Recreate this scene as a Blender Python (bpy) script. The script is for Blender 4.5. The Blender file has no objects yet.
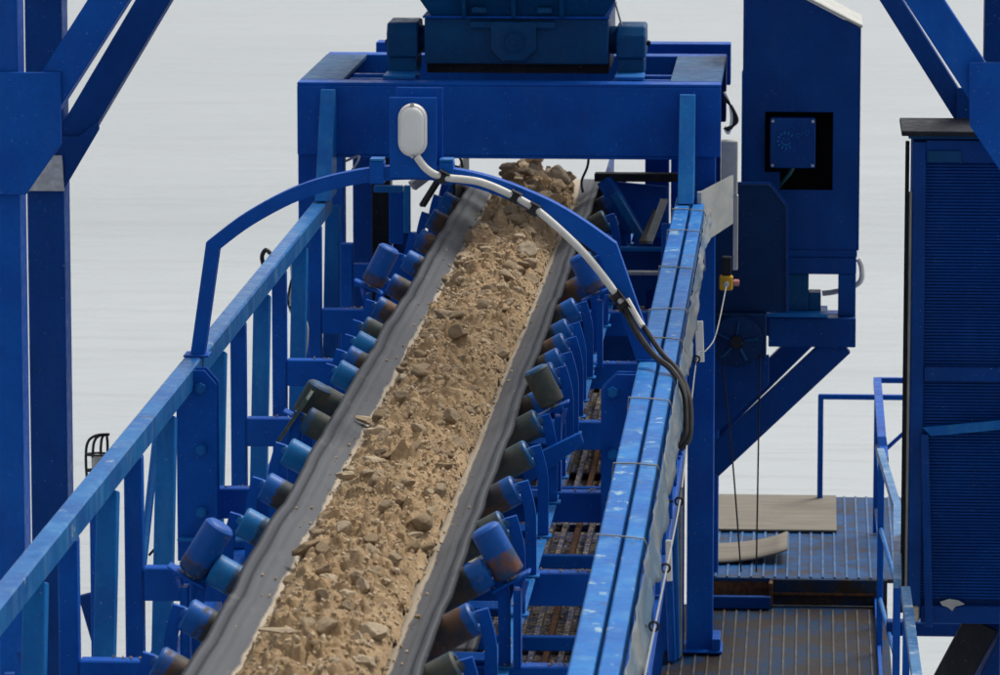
import bpy, bmesh, math, random
from mathutils import Vector, Matrix, noise
import numpy as np

random.seed(7)
R = math.radians
SC = bpy.context.scene
COL = SC.collection

# ------------------------------------------------------------------ camera, sky, sun, exposure
cam_d = bpy.data.cameras.new('camera')
cam = bpy.data.objects.new('camera', cam_d); COL.objects.link(cam)
cam.location = (0, 0, 4.4)
cam.rotation_euler = (R(90 - 8.452), 0, R(3.566))
cam_d.sensor_width = 36; cam_d.lens = 180
cam_d.clip_start = 0.5; cam_d.clip_end = 6000
cam_d.dof.use_dof = True; cam_d.dof.focus_distance = 29.0; cam_d.dof.aperture_fstop = 7.0
SC.camera = cam

SUN_EL, SUN_AZ = 58, 38           # azimuth measured from +Y (beyond the conveyor), positive = to the right
world = bpy.data.worlds.new('World'); SC.world = world; world.use_nodes = True
wn, wl = world.node_tree.nodes, world.node_tree.links
wn.clear()
sky = wn.new('ShaderNodeTexSky'); sky.sky_type = 'NISHITA'; sky.sun_disc = False
sky.sun_elevation = R(SUN_EL); sky.sun_rotation = R(SUN_AZ)
sky.air_density = 1.0; sky.dust_density = 4.0; sky.ozone_density = 1.0
hs = wn.new('ShaderNodeHueSaturation'); hs.inputs['Saturation'].default_value = 0.22
bg = wn.new('ShaderNodeBackground'); bg.inputs['Strength'].default_value = 0.105
wo = wn.new('ShaderNodeOutputWorld')
wl.new(sky.outputs[0], hs.inputs['Color']); wl.new(hs.outputs[0], bg.inputs['Color']); wl.new(bg.outputs[0], wo.inputs['Surface'])

sun_d = bpy.data.lights.new('sun', 'SUN'); sun_d.energy = 1.5; sun_d.angle = R(18); sun_d.color = (1, .95, .87)
sun = bpy.data.objects.new('sun', sun_d); COL.objects.link(sun)
sd = Vector((math.sin(R(SUN_AZ)) * math.cos(R(SUN_EL)), math.cos(R(SUN_AZ)) * math.cos(R(SUN_EL)), math.sin(R(SUN_EL))))
sun.rotation_euler = sd.to_track_quat('Z', 'Y').to_euler()
sun.location = (0, 30, 20)

vs = SC.view_settings
vs.view_transform = 'Standard'; vs.look = 'None'; vs.exposure = 0.62; vs.gamma = 1.0; vs.use_curve_mapping = False

# ------------------------------------------------------------------ materials
class Mat:
    def __init__(s, name):
        s.m = bpy.data.materials.new(name); s.m.use_nodes = True
        s.n, s.l = s.m.node_tree.nodes, s.m.node_tree.links
        s.b = s.n['Principled BSDF']
        s.co = None
    def coord(s, rnd=True):
        if s.co: return s.co
        tc = s.n.new('ShaderNodeTexCoord'); out = tc.outputs['Object']
        if rnd:
            oi = s.n.new('ShaderNodeObjectInfo')
            mu = s.n.new('ShaderNodeMath'); mu.operation = 'MULTIPLY'; mu.inputs[1].default_value = 57.3
            s.l.new(oi.outputs['Random'], mu.inputs[0])
            ad = s.n.new('ShaderNodeVectorMath'); ad.operation = 'ADD'
            s.l.new(out, ad.inputs[0]); s.l.new(mu.outputs[0], ad.inputs[1]); out = ad.outputs[0]
        s.co = out; return out
    def noise(s, scale, detail=4, rough=.55, stretch=None, rnd=True):
        v = s.coord(rnd)
        if stretch:
            mp = s.n.new('ShaderNodeMapping'); mp.inputs['Scale'].default_value = stretch
            s.l.new(v, mp.inputs['Vector']); v = mp.outputs[0]
        t = s.n.new('ShaderNodeTexNoise'); t.inputs['Scale'].default_value = scale
        t.inputs['Detail'].default_value = detail; t.inputs['Roughness'].default_value = rough
        s.l.new(v, t.inputs['Vector']); return t.outputs['Fac']
    def ramp(s, src, *stops):
        r = s.n.new('ShaderNodeValToRGB'); e = r.color_ramp.elements
        while len(e) < len(stops): e.new(.5)
        for k, (p, c) in enumerate(stops):
            e[k].position = p; e[k].color = (c, c, c, 1) if not isinstance(c, tuple) else (*c, 1)
        s.l.new(src, r.inputs[0]); return r.outputs[0]
    def mix(s, fac, a, b, blend='MIX'):
        x = s.n.new('ShaderNodeMix'); x.data_type = 'RGBA'; x.blend_type = blend
        for sock, v in ((x.inputs[0], fac), (x.inputs[6], a), (x.inputs[7], b)):
            if isinstance(v, (int, float)): sock.default_value = v
            elif isinstance(v, tuple): sock.default_value = (*v, 1)
            else: s.l.new(v, sock)
        return x.outputs[2]
    def base(s, c):
        if isinstance(c, tuple): s.b.inputs['Base Color'].default_value = (*c, 1)
        else: s.l.new(c, s.b.inputs['Base Color'])
        return s
    def rough(s, v):
        if isinstance(v, (int, float)): s.b.inputs['Roughness'].default_value = v
        else: s.l.new(v, s.b.inputs['Roughness'])
        return s
    def bump(s, h, strength=.3, dist=.01):
        b = s.n.new('ShaderNodeBump'); b.inputs['Strength'].default_value = strength; b.inputs['Distance'].default_value = dist
        s.l.new(h, b.inputs['Height']); s.l.new(b.outputs[0], s.b.inputs['Normal']); return s
    def attr(s, name):
        a = s.n.new('ShaderNodeAttribute'); a.attribute_name = name; return a.outputs['Fac']

def paint(name, a, b, rough=.42, wear=.70, chip=(.30, .30, .28), dust=.35, dustcol=(.10, .17, .30), chipsize=9, spec=.13):
    m = Mat(name)
    c = m.mix(m.ramp(m.noise(2.2, 5, .6), (.35, 0), (.68, 1)), a, b)
    c = m.mix(m.ramp(m.noise(30, 3, .6), (.4, 0.0), (.75, .22)), c, tuple(x * .45 for x in a))
    # streaks of run-off and rubbed dust
    st = m.ramp(m.noise(7, 5, .65, stretch=(1, 1, .16)), (.52, 0), (.8, dust))
    c = m.mix(st, c, dustcol)
    ch = m.ramp(m.noise(chipsize, 8, .72), (wear, 0), (wear + .025, 1))
    c = m.mix(ch, c, chip)
    sp = m.ramp(m.noise(85, 2, .5), (.735, 0), (.75, .8))
    c = m.mix(sp, c, (.30, .34, .38))
    ru = m.ramp(m.noise(5.5, 8, .75, stretch=(1, 1, .5)), (wear + .005, 0), (wear + .02, .55))
    c = m.mix(ru, c, (.07, .05, .045))
    m.base(c)
    m.rough(m.ramp(m.noise(14, 4), (.3, rough - .1), (.7, rough + .13)))
    m.b.inputs['Specular IOR Level'].default_value = spec
    m.bump(m.noise(45, 4, .6), .12, .004)
    return m.m

BLUE = paint('blue_paint', (.0004, .062, .345), (.0006, .092, .45), rough=.47, dust=.16, wear=.72, chip=(.10, .18, .30), dustcol=(.05, .14, .30))
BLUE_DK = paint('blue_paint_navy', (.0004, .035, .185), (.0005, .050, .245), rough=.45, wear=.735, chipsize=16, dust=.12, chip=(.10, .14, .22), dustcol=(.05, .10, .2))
BLUE_TEAL = paint('blue_paint_teal', (.0008, .047, .145), (.001, .068, .20), rough=.4, wear=.74, dust=.12, chip=(.06, .11, .17), dustcol=(.05, .10, .16))
BLUE_INK = paint('blue_paint_ink', (.0006, .018, .07), (.0008, .026, .10), rough=.45, wear=.74, dust=.12, chip=(.05, .08, .12), dustcol=(.04, .06, .1))
BLUE_WORN = paint('blue_paint_worn_rail', (.0008, .10, .39), (.003, .165, .49), rough=.47, wear=.60, dust=.6, dustcol=(.12, .32, .48), chip=(.24, .38, .48), chipsize=7, spec=.2)
BLUE_SLATE = paint('blue_paint_slate', (.008, .06, .17), (.02, .10, .22), rough=.5, wear=.66, dust=.4, dustcol=(.10, .14, .20), chip=(.14, .17, .2), chipsize=6)
BLUE_LT = paint('blue_paint_lit', (.0008, .095, .37), (.002, .155, .47), rough=.47, wear=.67, dust=.35, dustcol=(.07, .28, .46), chip=(.16, .30, .42), chipsize=12, spec=.2)  # paler copy of the blue, sky light on upward faces put into the colour
BLUE_RAIL = paint('blue_paint_rubbed', (.001, .088, .32), (.006, .15, .41), rough=.4, wear=.63, chip=(.26, .36, .46), dust=.5, dustcol=(.14, .31, .46), chipsize=5, spec=.35)
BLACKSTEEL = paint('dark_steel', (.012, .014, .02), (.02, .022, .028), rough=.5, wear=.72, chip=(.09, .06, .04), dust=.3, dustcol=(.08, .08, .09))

def simple(name, a, b, scale=20, rough=.5, bump=.15, metal=0, wide=(.35, .65)):
    m = Mat(name); m.base(m.mix(m.ramp(m.noise(scale, 5, .6), (wide[0], 0), (wide[1], 1)), a, b)); m.rough(rough)
    m.b.inputs['Metallic'].default_value = metal
    m.b.inputs['Specular IOR Level'].default_value = .2
    if bump: m.bump(m.noise(scale * 3, 4), bump, .005)
    return m.m
WHITE = simple('white_plastic', (.74, .74, .72), (.66, .66, .63), 8, .4, .03)
DIFF = simple('milky_diffuser', (.80, .80, .79), (.74, .74, .72), 6, .3, .02)
CONDUIT = simple('white_conduit', (.72, .71, .67), (.60, .59, .54), 12, .42, .05)
RUBBER = simple('black_cable', (.012, .012, .014), (.03, .03, .034), 18, .45, .05)
GREY_PL = simple('grey_weathered_plate', (.36, .37, .35), (.48, .48, .45), 7, .6, .15)
STEEL = simple('galvanised_steel', (.36, .37, .38), (.52, .53, .54), 25, .42, .1, .6)
RUSTY = simple('rusty_steel', (.13, .055, .022), (.045, .028, .02), 22, .85, .4)
YELLOW = simple('yellow_plastic', (.62, .36, .02), (.50, .28, .02), 20, .4, .05)
RED = simple('red_faded_plastic', (.45, .12, .10), (.52, .25, .22), 20, .45, .05)
ROPE = simple('white_rope', (.36, .37, .37), (.24, .25, .25), 60, .7, .3)
TWINE = simple('yellowed_twine', (.30, .29, .19), (.20, .21, .19), 60, .75, .3)
PLY = Mat('weathered_plywood')
PLY.base(PLY.mix(PLY.ramp(PLY.noise(6, 6, .65, stretch=(.4, 2.5, 1)), (.3, 0), (.7, 1)), (.19, .168, .132), (.11, .097, .076)))
PLY.base(PLY.mix(PLY.ramp(PLY.noise(14, 6, .7), (.62, 0), (.7, .8)), PLY.b.inputs['Base Color'].links[0].from_socket, (.11, .09, .07)))
PLY.rough(.8).bump(PLY.noise(30, 5), .3, .006); PLY = PLY.m

# deck: blue paint worn to mud and rust
d = Mat('worn_deck_plate')
c = d.mix(d.ramp(d.noise(3, 5, .6), (.35, 0), (.65, 1)), (.002, .04, .14), (.006, .075, .22))
c = d.mix(d.ramp(d.noise(4.5, 7, .7), (.46, 0), (.58, .85)), c, (.035, .027, .022))
c = d.mix(d.ramp(d.noise(18, 6, .7), (.58, 0), (.68, .6)), c, (.09, .075, .06))
d.b.inputs['Specular IOR Level'].default_value = .08
d.base(c).rough(.5).bump(d.noise(40, 5), .35, .006); DECK = d.m
d = Mat('muddy_deck_plate')
c = d.mix(d.ramp(d.noise(2.6, 6, .65), (.45, 0), (.60, 1)), (.034, .024, .018), (.005, .032, .085))
c = d.mix(d.ramp(d.noise(16, 6, .7), (.57, 0), (.68, .7)), c, (.075, .058, .043))
d.b.inputs['Specular IOR Level'].default_value = .08
d.base(c).rough(.5).bump(d.noise(36, 5), .4, .008); DECK_MUD = d.m
# sand-strewn blue steel under the conveyor
d = Mat('sand_spattered_steel')
c = d.mix(d.ramp(d.noise(3, 4), (.4, 0), (.6, 1)), (.006, .04, .16), (.03, .03, .035))
c = d.mix(d.ramp(d.noise(26, 8, .75), (.50, 0), (.56, 1)), c, (.34, .26, .17))
d.base(c).rough(.75).bump(d.noise(50, 5), .4, .008); SPATTER = d.m

# belt rubber: long grey wear streaks, painted highlight bands on the wings, sand dust beside the load
d = Mat('belt_rubber')
s1 = d.noise(34, 3, .5, stretch=(1, .008, .3), rnd=False)
s2 = d.noise(10, 5, .6, stretch=(1, .12, .6), rnd=False)
s3 = d.noise(45, 6, .7, stretch=(1, .6, 1), rnd=False)
c = d.mix(d.ramp(s1, (.32, 0), (.7, 1)), (.032, .036, .044), (.055, .061, .071))
c = d.mix(d.ramp(s2, (.42, 0), (.66, .5)), c, (.088, .094, .104))
c = d.mix(d.ramp(s3, (.5, 0), (.75, .2)), c, (.020, .021, .024))
aw0 = d.attr('across')
c = d.mix(d.ramp(aw0, (.382, 0), (.389, .95), (.402, .95), (.409, 0), (.434, 0), (.440, .9), (.449, .9), (.455, 0), (.482, 0), (.489, .95)), c, (.008, .0085, .01))
c = d.mix(d.ramp(aw0, (.408, .6), (.436, .15), (.46, .0), (.478, .4), (.486, .1)), c, (.135, .142, .155))  # paler bands: highlights painted into the rubber colour
sp = d.noise(9, 6, .7, stretch=(1, .25, 1), rnd=False)
c = d.mix(d.ramp(sp, (.60, 0), (.70, .4)), c, (.17, .165, .155))
aw = d.attr('across')
wob = d.n.new('ShaderNodeMath'); wob.operation = 'MULTIPLY_ADD'; wob.inputs[1].default_value = .05
d.l.new(d.noise(5, 6, .65, stretch=(1, .5, 1), rnd=False), wob.inputs[0]); d.l.new(aw, wob.inputs[2])
c = d.mix(d.ramp(wob.outputs[0], (.352, 1), (.362, .0)), c, (.42, .36, .28))
d.base(c)
d.rough(d.ramp(s2, (.3, .42), (.7, .6)))
d.b.inputs['Specular IOR Level'].default_value = .06
d.bump(s1, .12, .004); BELT = d.m

# sand, clods and stones
def earth(name, a, b, cc, hi=.6):
    d = Mat(name)
    c = d.mix(d.ramp(d.noise(7, 6, .65), (.35, 0), (.65, 1)), a, b)
    c = d.mix(d.ramp(d.noise(38, 6, .7), (.45, 0), (.70, .75)), c, cc)
    d.base(c).rough(.92); d.b.inputs['Specular IOR Level'].default_value = .2
    d.bump(d.noise(55, 8, .75), hi, .02)
    return d.m
SAND = earth('sandy_clay', (.43, .295, .165), (.54, .395, .24), (.30, .195, .10), 1.0)
STONE = [earth('sandstone_tan', (.53, .40, .26), (.64, .51, .35), (.43, .31, .19), .9),
         earth('sandstone_pale', (.56, .445, .305), (.65, .54, .39), (.45, .335, .21), .7),
         earth('clay_brown', (.45, .325, .20), (.54, .41, .265), (.35, .24, .14), .9)]

# idler roll: blue at the ends, rubbed, dirty and rusty towards the belt
def m2(d, sock):
    x = d.n.new('ShaderNodeMath'); x.operation = 'MULTIPLY'; x.inputs[1].default_value = .5; d.l.new(sock, x.inputs[0]); return x.outputs[0]
def roll_mat(name, paintc, wearc, rustc, shift):
    d = Mat(name)
    w = d.n.new('ShaderNodeMath'); w.operation = 'MULTIPLY_ADD'; w.inputs[1].default_value = .75
    ax = d.attr('axial'); oi = d.n.new('ShaderNodeObjectInfo')
    cb = d.n.new('ShaderNodeCombineXYZ'); d.l.new(ax, cb.inputs[0]); d.l.new(oi.outputs['Random'], cb.inputs[1])
    vm = d.n.new('ShaderNodeVectorMath'); vm.operation = 'MULTIPLY'; vm.inputs[1].default_value = (9, 40, 1); d.l.new(cb.outputs[0], vm.inputs[0])
    rn = d.n.new('ShaderNodeTexNoise'); rn.inputs['Scale'].default_value = 1.0; d.l.new(vm.outputs[0], rn.inputs['Vector'])
    nz = d.mix(.5, rn.outputs['Fac'], d.noise(16, 8, .7))
    d.l.new(nz, w.inputs[0]); d.l.new(ax, w.inputs[2])
    worn = d.ramp(m2(d, w.outputs[0]), (.575 + shift * .5, 1), (.615 + shift * .5, 0))
    c = d.mix(worn, paintc, d.mix(d.ramp(d.noise(9, 6, .65), (.42, 0), (.58, 1)), wearc, rustc))
    c = d.mix(d.ramp(d.noise(25, 6, .7), (.6, 0), (.72, .6)), c, (.22, .19, .15))
    d.b.inputs['Specular IOR Level'].default_value = .22
    d.base(c).rough(d.ramp(worn, (0, .42), (1, .6))); d.bump(d.noise(40, 4), .2, .004)
    return d.m
ROLLS = [roll_mat('roll_blue', (.003, .09, .36), (.02, .035, .045), (.06, .045, .035), -.04),
         roll_mat('roll_rusty', (.003, .07, .28), (.04, .04, .045), (.10, .052, .03), .02),
         roll_mat('roll_greenish', (.008, .08, .22), (.035, .055, .055), (.07, .07, .06), .14),
         roll_mat('roll_fresh_blue', (.003, .13, .36), (.015, .05, .10), (.05, .045, .04), -.14)]
ROLL_GUIDE = roll_mat('guide_roll_blue', (.002, .075, .34), (.01, .05, .16), (.10, .06, .06), -.55)

# plastic sheet along the right rail
d = Mat('dirty_plastic_sheet')
c = d.mix(d.ramp(d.noise(1.3, 6, .6), (.38, 0), (.62, 1)), (.17, .185, .19), (.05, .10, .16))
c = d.mix(d.ramp(d.noise(2.1, 5, .6), (.60, 0), (.70, .7)), c, (.25, .13, .11))
c = d.mix(d.ramp(d.noise(1.7, 5, .6, stretch=(1, 1.3, .4)), (.62, 0), (.72, .6)), c, (.30, .27, .15))
d.b.inputs['Specular IOR Level'].default_value = .15
d.base(c).rough(.6).bump(d.noise(16, 5), .5, .02); SHEET = d.m

# turbid grey water
d = Mat('grey_water')
d.base(d.mix(d.ramp(d.noise(.02, 4, .5, stretch=(.25, 1, 1), rnd=False), (.35, 0), (.65, 1)), (.295, .325, .342), (.385, .415, .43)))
d.rough(.3); d.b.inputs['IOR'].default_value = 1.33
h = d.mix(.3, d.noise(.045, 4, .55, stretch=(.2, 1, 1), rnd=False), d.noise(.5, 3, .6, stretch=(.25, 1, 1), rnd=False))
d.bump(h, .5, 1.6); WATER = d.m
# black inside of openings
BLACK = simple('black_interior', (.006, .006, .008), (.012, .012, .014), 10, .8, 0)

# ------------------------------------------------------------------ builders (world coordinates; a child's mesh is stored relative to its thing)
def org(o):
    v = Vector((0, 0, 0))
    while o: v += o.location; o = o.parent
    return v
def put(name, bm, mat, parent=None, smooth=False, origin=None):
    me = bpy.data.meshes.new(name)
    off = org(parent) if parent else (Vector(origin) if origin else Vector((0, 0, 0)))
    bmesh.ops.recalc_face_normals(bm, faces=bm.faces[:])
    if off.length: bmesh.ops.translate(bm, verts=bm.verts[:], vec=-off)
    if smooth:
        for f in bm.faces: f.smooth = True
    bm.to_mesh(me); bm.free()
    for m in (mat if isinstance(mat, list) else [mat]): me.materials.append(m)
    if smooth:
        try: me.set_sharp_from_angle(angle=R(40))
        except Exception: pass
    o = bpy.data.objects.new(name, me); COL.objects.link(o)
    if parent: o.parent = parent
    else: o.location = off
    return o
def tag(o, label, cat, group=None, kind=None):
    o['label'] = label; o['category'] = cat
    if group: o['group'] = group
    if kind: o['kind'] = kind
    return o
def thing(name, label, cat, loc=(0, 0, 0), group=None):
    o = bpy.data.objects.new(name, None); COL.objects.link(o); o.location = loc; o.empty_display_size = .2
    return tag(o, label, cat, group)

def a_box(bm, x, y, z, bev=.006):
    r = bmesh.ops.create_cube(bm, size=1)
    vs_ = r['verts']
    for v in vs_:
        v.co = Vector((x[0] + (v.co.x + .5) * (x[1] - x[0]), y[0] + (v.co.y + .5) * (y[1] - y[0]), z[0] + (v.co.z + .5) * (z[1] - z[0])))
    if bev:
        bmesh.ops.bevel(bm, geom=list({e for v in vs_ for e in v.link_edges}), offset=bev, segments=1, affect='EDGES')
def box(name, x, y, z, mat, parent=None, bev=.006, origin=None):
    bm = bmesh.new(); a_box(bm, x, y, z, bev); return put(name, bm, mat, parent, origin=origin)
def a_bar(bm, p, q, w, h, up=(0, 0, 1), bev=.005):
    p, q = Vector(p), Vector(q); d = q - p; L = d.length; d.normalize()
    u = Vector(up); s = d.cross(u)
    if s.length < 1e-4: s = d.cross(Vector((0, 1, 0)))
    s.normalize(); u = s.cross(d)
    r = bmesh.ops.create_cube(bm, size=1)['verts']
    for v in r: v.co = p + d * ((v.co.y + .5) * L) + s * (v.co.x * w) + u * (v.co.z * h)
    if bev: bmesh.ops.bevel(bm, geom=list({e for v in r for e in v.link_edges}), offset=bev, segments=1, affect='EDGES')
def bar(name, p, q, w, h, mat, parent=None, up=(0, 0, 1), bev=.005, origin=None):
    bm = bmesh.new(); a_bar(bm, p, q, w, h, up, bev); return put(name, bm, mat, parent, origin=origin)
def a_prism(bm, pts, axis, lo, hi, bev=.004):
    def P3(a, b, t): return (t, a, b) if axis == 'x' else (a, t, b) if axis == 'y' else (a, b, t)
    A = [bm.verts.new(P3(a, b, lo)) for a, b in pts]; B = [bm.verts.new(P3(a, b, hi)) for a, b in pts]
    n = len(pts); fs = [bm.faces.new(A), bm.faces.new(B[::-1])]
    for i in range(n): fs.append(bm.faces.new((A[i], B[i], B[(i + 1) % n], A[(i + 1) % n])))
    bmesh.ops.recalc_face_normals(bm, faces=fs)
    if bev: bmesh.ops.bevel(bm, geom=list({e for f in fs for e in f.edges}), offset=bev, segments=1, affect='EDGES')
def prism(name, pts, axis, lo, hi, mat, parent=None, bev=.004, origin=None):
    bm = bmesh.new(); a_prism(bm, pts, axis, lo, hi, bev); return put(name, bm, mat, parent, origin=origin)
def a_cyl(bm, p, q, r, seg=16, r2=None, bev=.006):
    p, q = Vector(p), Vector(q); d = (q - p); L = d.length
    m = d.to_track_quat('Z', 'Y').to_matrix().to_4x4(); m.translation = (p + q) / 2
    v = bmesh.ops.create_cone(bm, cap_ends=True, segments=seg, radius1=r, radius2=r if r2 is None else r2, depth=L, matrix=m)['verts']
    if bev:
        es = [e for e in {e for x in v for e in x.link_edges} if any(len(f.verts) > 4 for f in e.link_faces)]
        bmesh.ops.bevel(bm, geom=es, offset=bev, segments=2, affect='EDGES')
def cyl(name, p, q, r, mat, parent=None, seg=16, r2=None, bev=.006, origin=None):
    bm = bmesh.new(); a_cyl(bm, p, q, r, seg, r2, bev); return put(name, bm, mat, parent, True, origin)
def spline(pts, n=6):
    pts = [Vector(p) for p in pts]; out = []
    for i in range(len(pts) - 1):
        a = pts[max(i - 1, 0)]; b = pts[i]; c = pts[i + 1]; d = pts[min(i + 2, len(pts) - 1)]
        for k in range(n):
            t = k / n
            out.append(.5 * ((2 * b) + (c - a) * t + (2 * a - 5 * b + 4 * c - d) * t * t + (3 * b - a - 3 * c + d) * t ** 3))
    return out + [pts[-1]]
def a_tube(bm, pts, r, seg=8, square=None, up=Vector((0, 1, 0)), closed=False):
    pts = [Vector(p) for p in pts]; rings = []
    n = len(pts)
    for i, p in enumerate(pts):
        if closed: t = pts[(i + 1) % n] - pts[i - 1]
        else: t = pts[min(i + 1, n - 1)] - pts[max(i - 1, 0)]
        t.normalize(); s = t.cross(up)
        if s.length < 1e-3: s = t.cross(Vector((1, 0, .3)))
        s.normalize(); u = s.cross(t)
        if square:
            w, h = square; c = [(-w, -h), (w, -h), (w, h), (-w, h)]
        else: c = [(r * math.cos(2 * math.pi * k / seg), r * math.sin(2 * math.pi * k / seg)) for k in range(seg)]
        rings.append([bm.verts.new(p + s * a + u * b) for a, b in c])
    m = len(rings[0])
    for i in range(n if closed else n - 1):
        A, B = rings[i], rings[(i + 1) % n]
        for k in range(m): bm.faces.new((A[k], A[(k + 1) % m], B[(k + 1) % m], B[k]))
    if not closed: bm.faces.new(rings[0][::-1]); bm.faces.new(rings[-1])
def tube(name, pts, r, mat, parent=None, seg=8, square=None, up=(0, 1, 0), closed=False, origin=None):
    bm = bmesh.new(); a_tube(bm, pts, r, seg, square, Vector(up), closed)
    return put(name, bm, mat, parent, square is None, origin)
def copy_tree(o, parent=None):
    c = o.copy(); COL.objects.link(c); c.parent = parent
    for ch in list(o.children): copy_tree(ch, c)
    return c
ORD = ['nearest', 'second', 'third', 'fourth', 'fifth', 'sixth', 'seventh', 'eighth', 'ninth', 'tenth', 'eleventh', 'twelfth',
       'thirteenth', 'fourteenth', 'fifteenth', 'sixteenth', 'seventeenth', 'eighteenth', 'nineteenth', 'twentieth']

# ------------------------------------------------------------------ water
bm = bmesh.new()
bmesh.ops.create_grid(bm, x_segments=2, y_segments=2, size=3500)
w = put('water', bm, WATER); w.location = (0, 0, -9); w['kind'] = 'structure'
w['label'] = 'calm pale grey water filling the background'

# ------------------------------------------------------------------ conveyor frame
XC = -2.075
BAYS = [17.85, 20.12, 22.4, 24.62, 26.9, 29.25, 31.55, 33.85, 36.2]
F = thing('conveyor_truss', 'long blue steel truss frame carrying the conveyor belt towards the portal', 'truss', (XC, 18, -1.6))
XL, XR = -3.33, -.925                    # inner faces
# left top chord: square tube
box('top_chord', (-3.43, XL), (17.4, 27.07), (.12, .25), BLUE_RAIL, F, .01)['label'] = 'rubbed pale blue left top chord'
box('top_chord', (-3.43, XL), (27.13, 34.6), (.12, .247), BLUE_RAIL, F, .01)
box('top_chord', (XR, -.825), (17.4, 34.6), (.10, .25), BLUE_WORN, F, .008)
box('side_rail', (-.808, -.725), (17.4, 34.3), (.12, .243), BLUE_WORN, F, .008)
for x0, x1 in ((-3.43, XL), (XR, -.825)):
    box('bottom_chord', (x0, x1), (17.4, 36.5), (-1.36, -1.24), BLUE, F, .008)
for k, y in enumerate(BAYS):
    last = k == len(BAYS) - 1
    zt = .117 if not last else -.3
    box('post', (-3.425, -3.335), (y - .05, y + .05), (-1.238, zt), BLUE, F)
    box('post', (-.92, -.83), (y - .05, y + .05), (-1.238, zt - .02), BLUE, F)
    # cross beam: channel with flanges
    bm = bmesh.new()
    a_box(bm, (-3.333, -.922), (y - .045, y - .03), (-.618, -.45))
    a_box(bm, (-3.333, -.922), (y - .0295, y + .06), (-.464, -.4505), .004)
    a_box(bm, (-3.333, -.922), (y - .0295, y + .06), (-.617, -.603), .004)
    put('cross_beam', bm, BLUE, F)
    box('cross_tie', (-3.333, -.922), (y - .03, y + .03), (-1.34, -1.26), BLUE, F)
    if not last:
        y2 = BAYS[k + 1]
        # diagonal brace of each bay, foot nearer, head farther
        for x in (-3.382, -.872):
            if x > -2: bar('diagonal_brace', (x, y + .09, -1.22), (x, y2 - .12, .10 if x < -2 else .08), .07, .09, BLUE, F, up=(0, -1, 1))
            bar('inner_strut', (x, y + 1.0, -1.22), (x, y + 1.32, .10 if x < -2 else .08), .10, .11, BLUE_LT if x < -2 else BLUE, F, up=(0, -1, .1))  # left struts use the paler blue, skylight painted in
# splice plates with bolts at the joint under the arch
for sx, pts in ((0, [(-3.425, .235), (-3.27, .235), (-3.205, .16), (-3.205, -.82), (-3.425, -.82)]),
                (1, [(-.925, .235), (-1.03, .235), (-1.115, .15), (-1.115, -.82), (-.925, -.82)])):
    for yy in (26.72, 26.90 - .075):
        p = prism('splice_plate', [(a, b) for a, b in pts], 'y', yy - .055, yy - .04, BLUE, F)
        if yy < 26.8:
            for z in (.14, -.2, -.545):
                x = -3.29 if sx == 0 else -1.05
                cyl('bolt', (x, 26.664, z), (x, 26.622, z), .031, BLUE_LT, p, 6, bev=.006)
box('splice_foot', (-3.42, -2.98), (26.60, 26.85), (-.70, -.685), BLUE_LT, F)
# stringers that carry the idlers
for x0 in (-2.80, -1.44):
    bm = bmesh.new()
    a_box(bm, (x0, x0 + .09), (17.4, 38.9), (-.474, -.462), .003)
    a_box(bm, (x0 + (.078 if x0 < -2 else 0), x0 + (.09 if x0 < -2 else .012)), (17.4, 38.9), (-.60, -.4745), .003)
    put('stringer', bm, BLUE_LT, F)

# spill tray and slats below the belt
T = thing('spill_tray', 'sand spattered steel tray with slats under the conveyor', 'tray', (XC, 18, -1.8))
box('floor_plate', (-2.9, -.96), (17.4, 38.3), (-1.62, -1.6), SPATTER, T, .003)
for k in range(21):
    x = -2.75 + k * .085
    box('slat', (x, x + .032), (17.5, 38.2), (-1.55, -1.5), SPATTER if k % 3 else RUSTY, T, .004)
for k, y in enumerate(np.arange(18.5, 38, 1.9)):
    box('slat_bearer', (-2.9, -.96), (y, y + .07), (-1.597, -1.553), SPATTER if k % 2 else BLACKSTEEL, T, .004)

# ------------------------------------------------------------------ belt
IDY = [19.35, 20.35, 21.36, 22.4, 23.58, 24.55, 25.6, 26.6, 27.37, 28.3, 28.85, 29.45, 30.05, 30.95, 32.02, 33.2, 34.3, 35.45, 36.5, 37.5]
PROF = []                                  # (offset from centre, z) of the troughed belt, denser at the wings
for k in range(33):
    u = -1 + 2 * k / 32
    a = abs(u) * .495
    if a < .2: z = -.165
    else:
        t = (a - .2) / .295
        z = -.165 + .165 * t
    PROF.append((math.copysign(a, u), z, abs(u)))
def edge_wob(y, side):
    return (noise.noise((y * .55, side * 9.1, 0)) * .016 + noise.noise((y * 2.1, side * 5.3, 3)) * .007,
            noise.noise((y * .8, side * 3.7, 7)) * .012 + noise.noise((y * 3.0, side * 2.7, 1)) * .006)
bm = bmesh.new(); lay = bm.verts.layers.float.new('across')
rows = []
ys = list(np.arange(17.4, 38.01, .07))
def sag(y):
    i = min(range(len(IDY)), key=lambda j: abs(IDY[j] - y)); return -min(abs(IDY[i] - y), .55) ** 2 * .035
for y in ys:
    f = max(0, (y - 37.2) / .8); f = f * f * (3 - 2 * f)
    row = []
    for o, z, u in PROF:
        s = 1 if o > 0 else -1
        wx, wz = edge_wob(y, s); k = max(0, u - .45) / .55
        ripple = (.007 if .8 < u < .9 else 0) + math.sin((u - .4) * 60) * .0008 * (u > .55)
        v = bm.verts.new((XC + o + wx * k, y, (z + sag(y) + wz * k + ripple) * (1 - f) + (-.03) * f)); v[lay] = abs(o)
        row.append(v)
    rows.append(row)
pc, pr = Vector((0, 38.02, -.34)), .31
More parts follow.
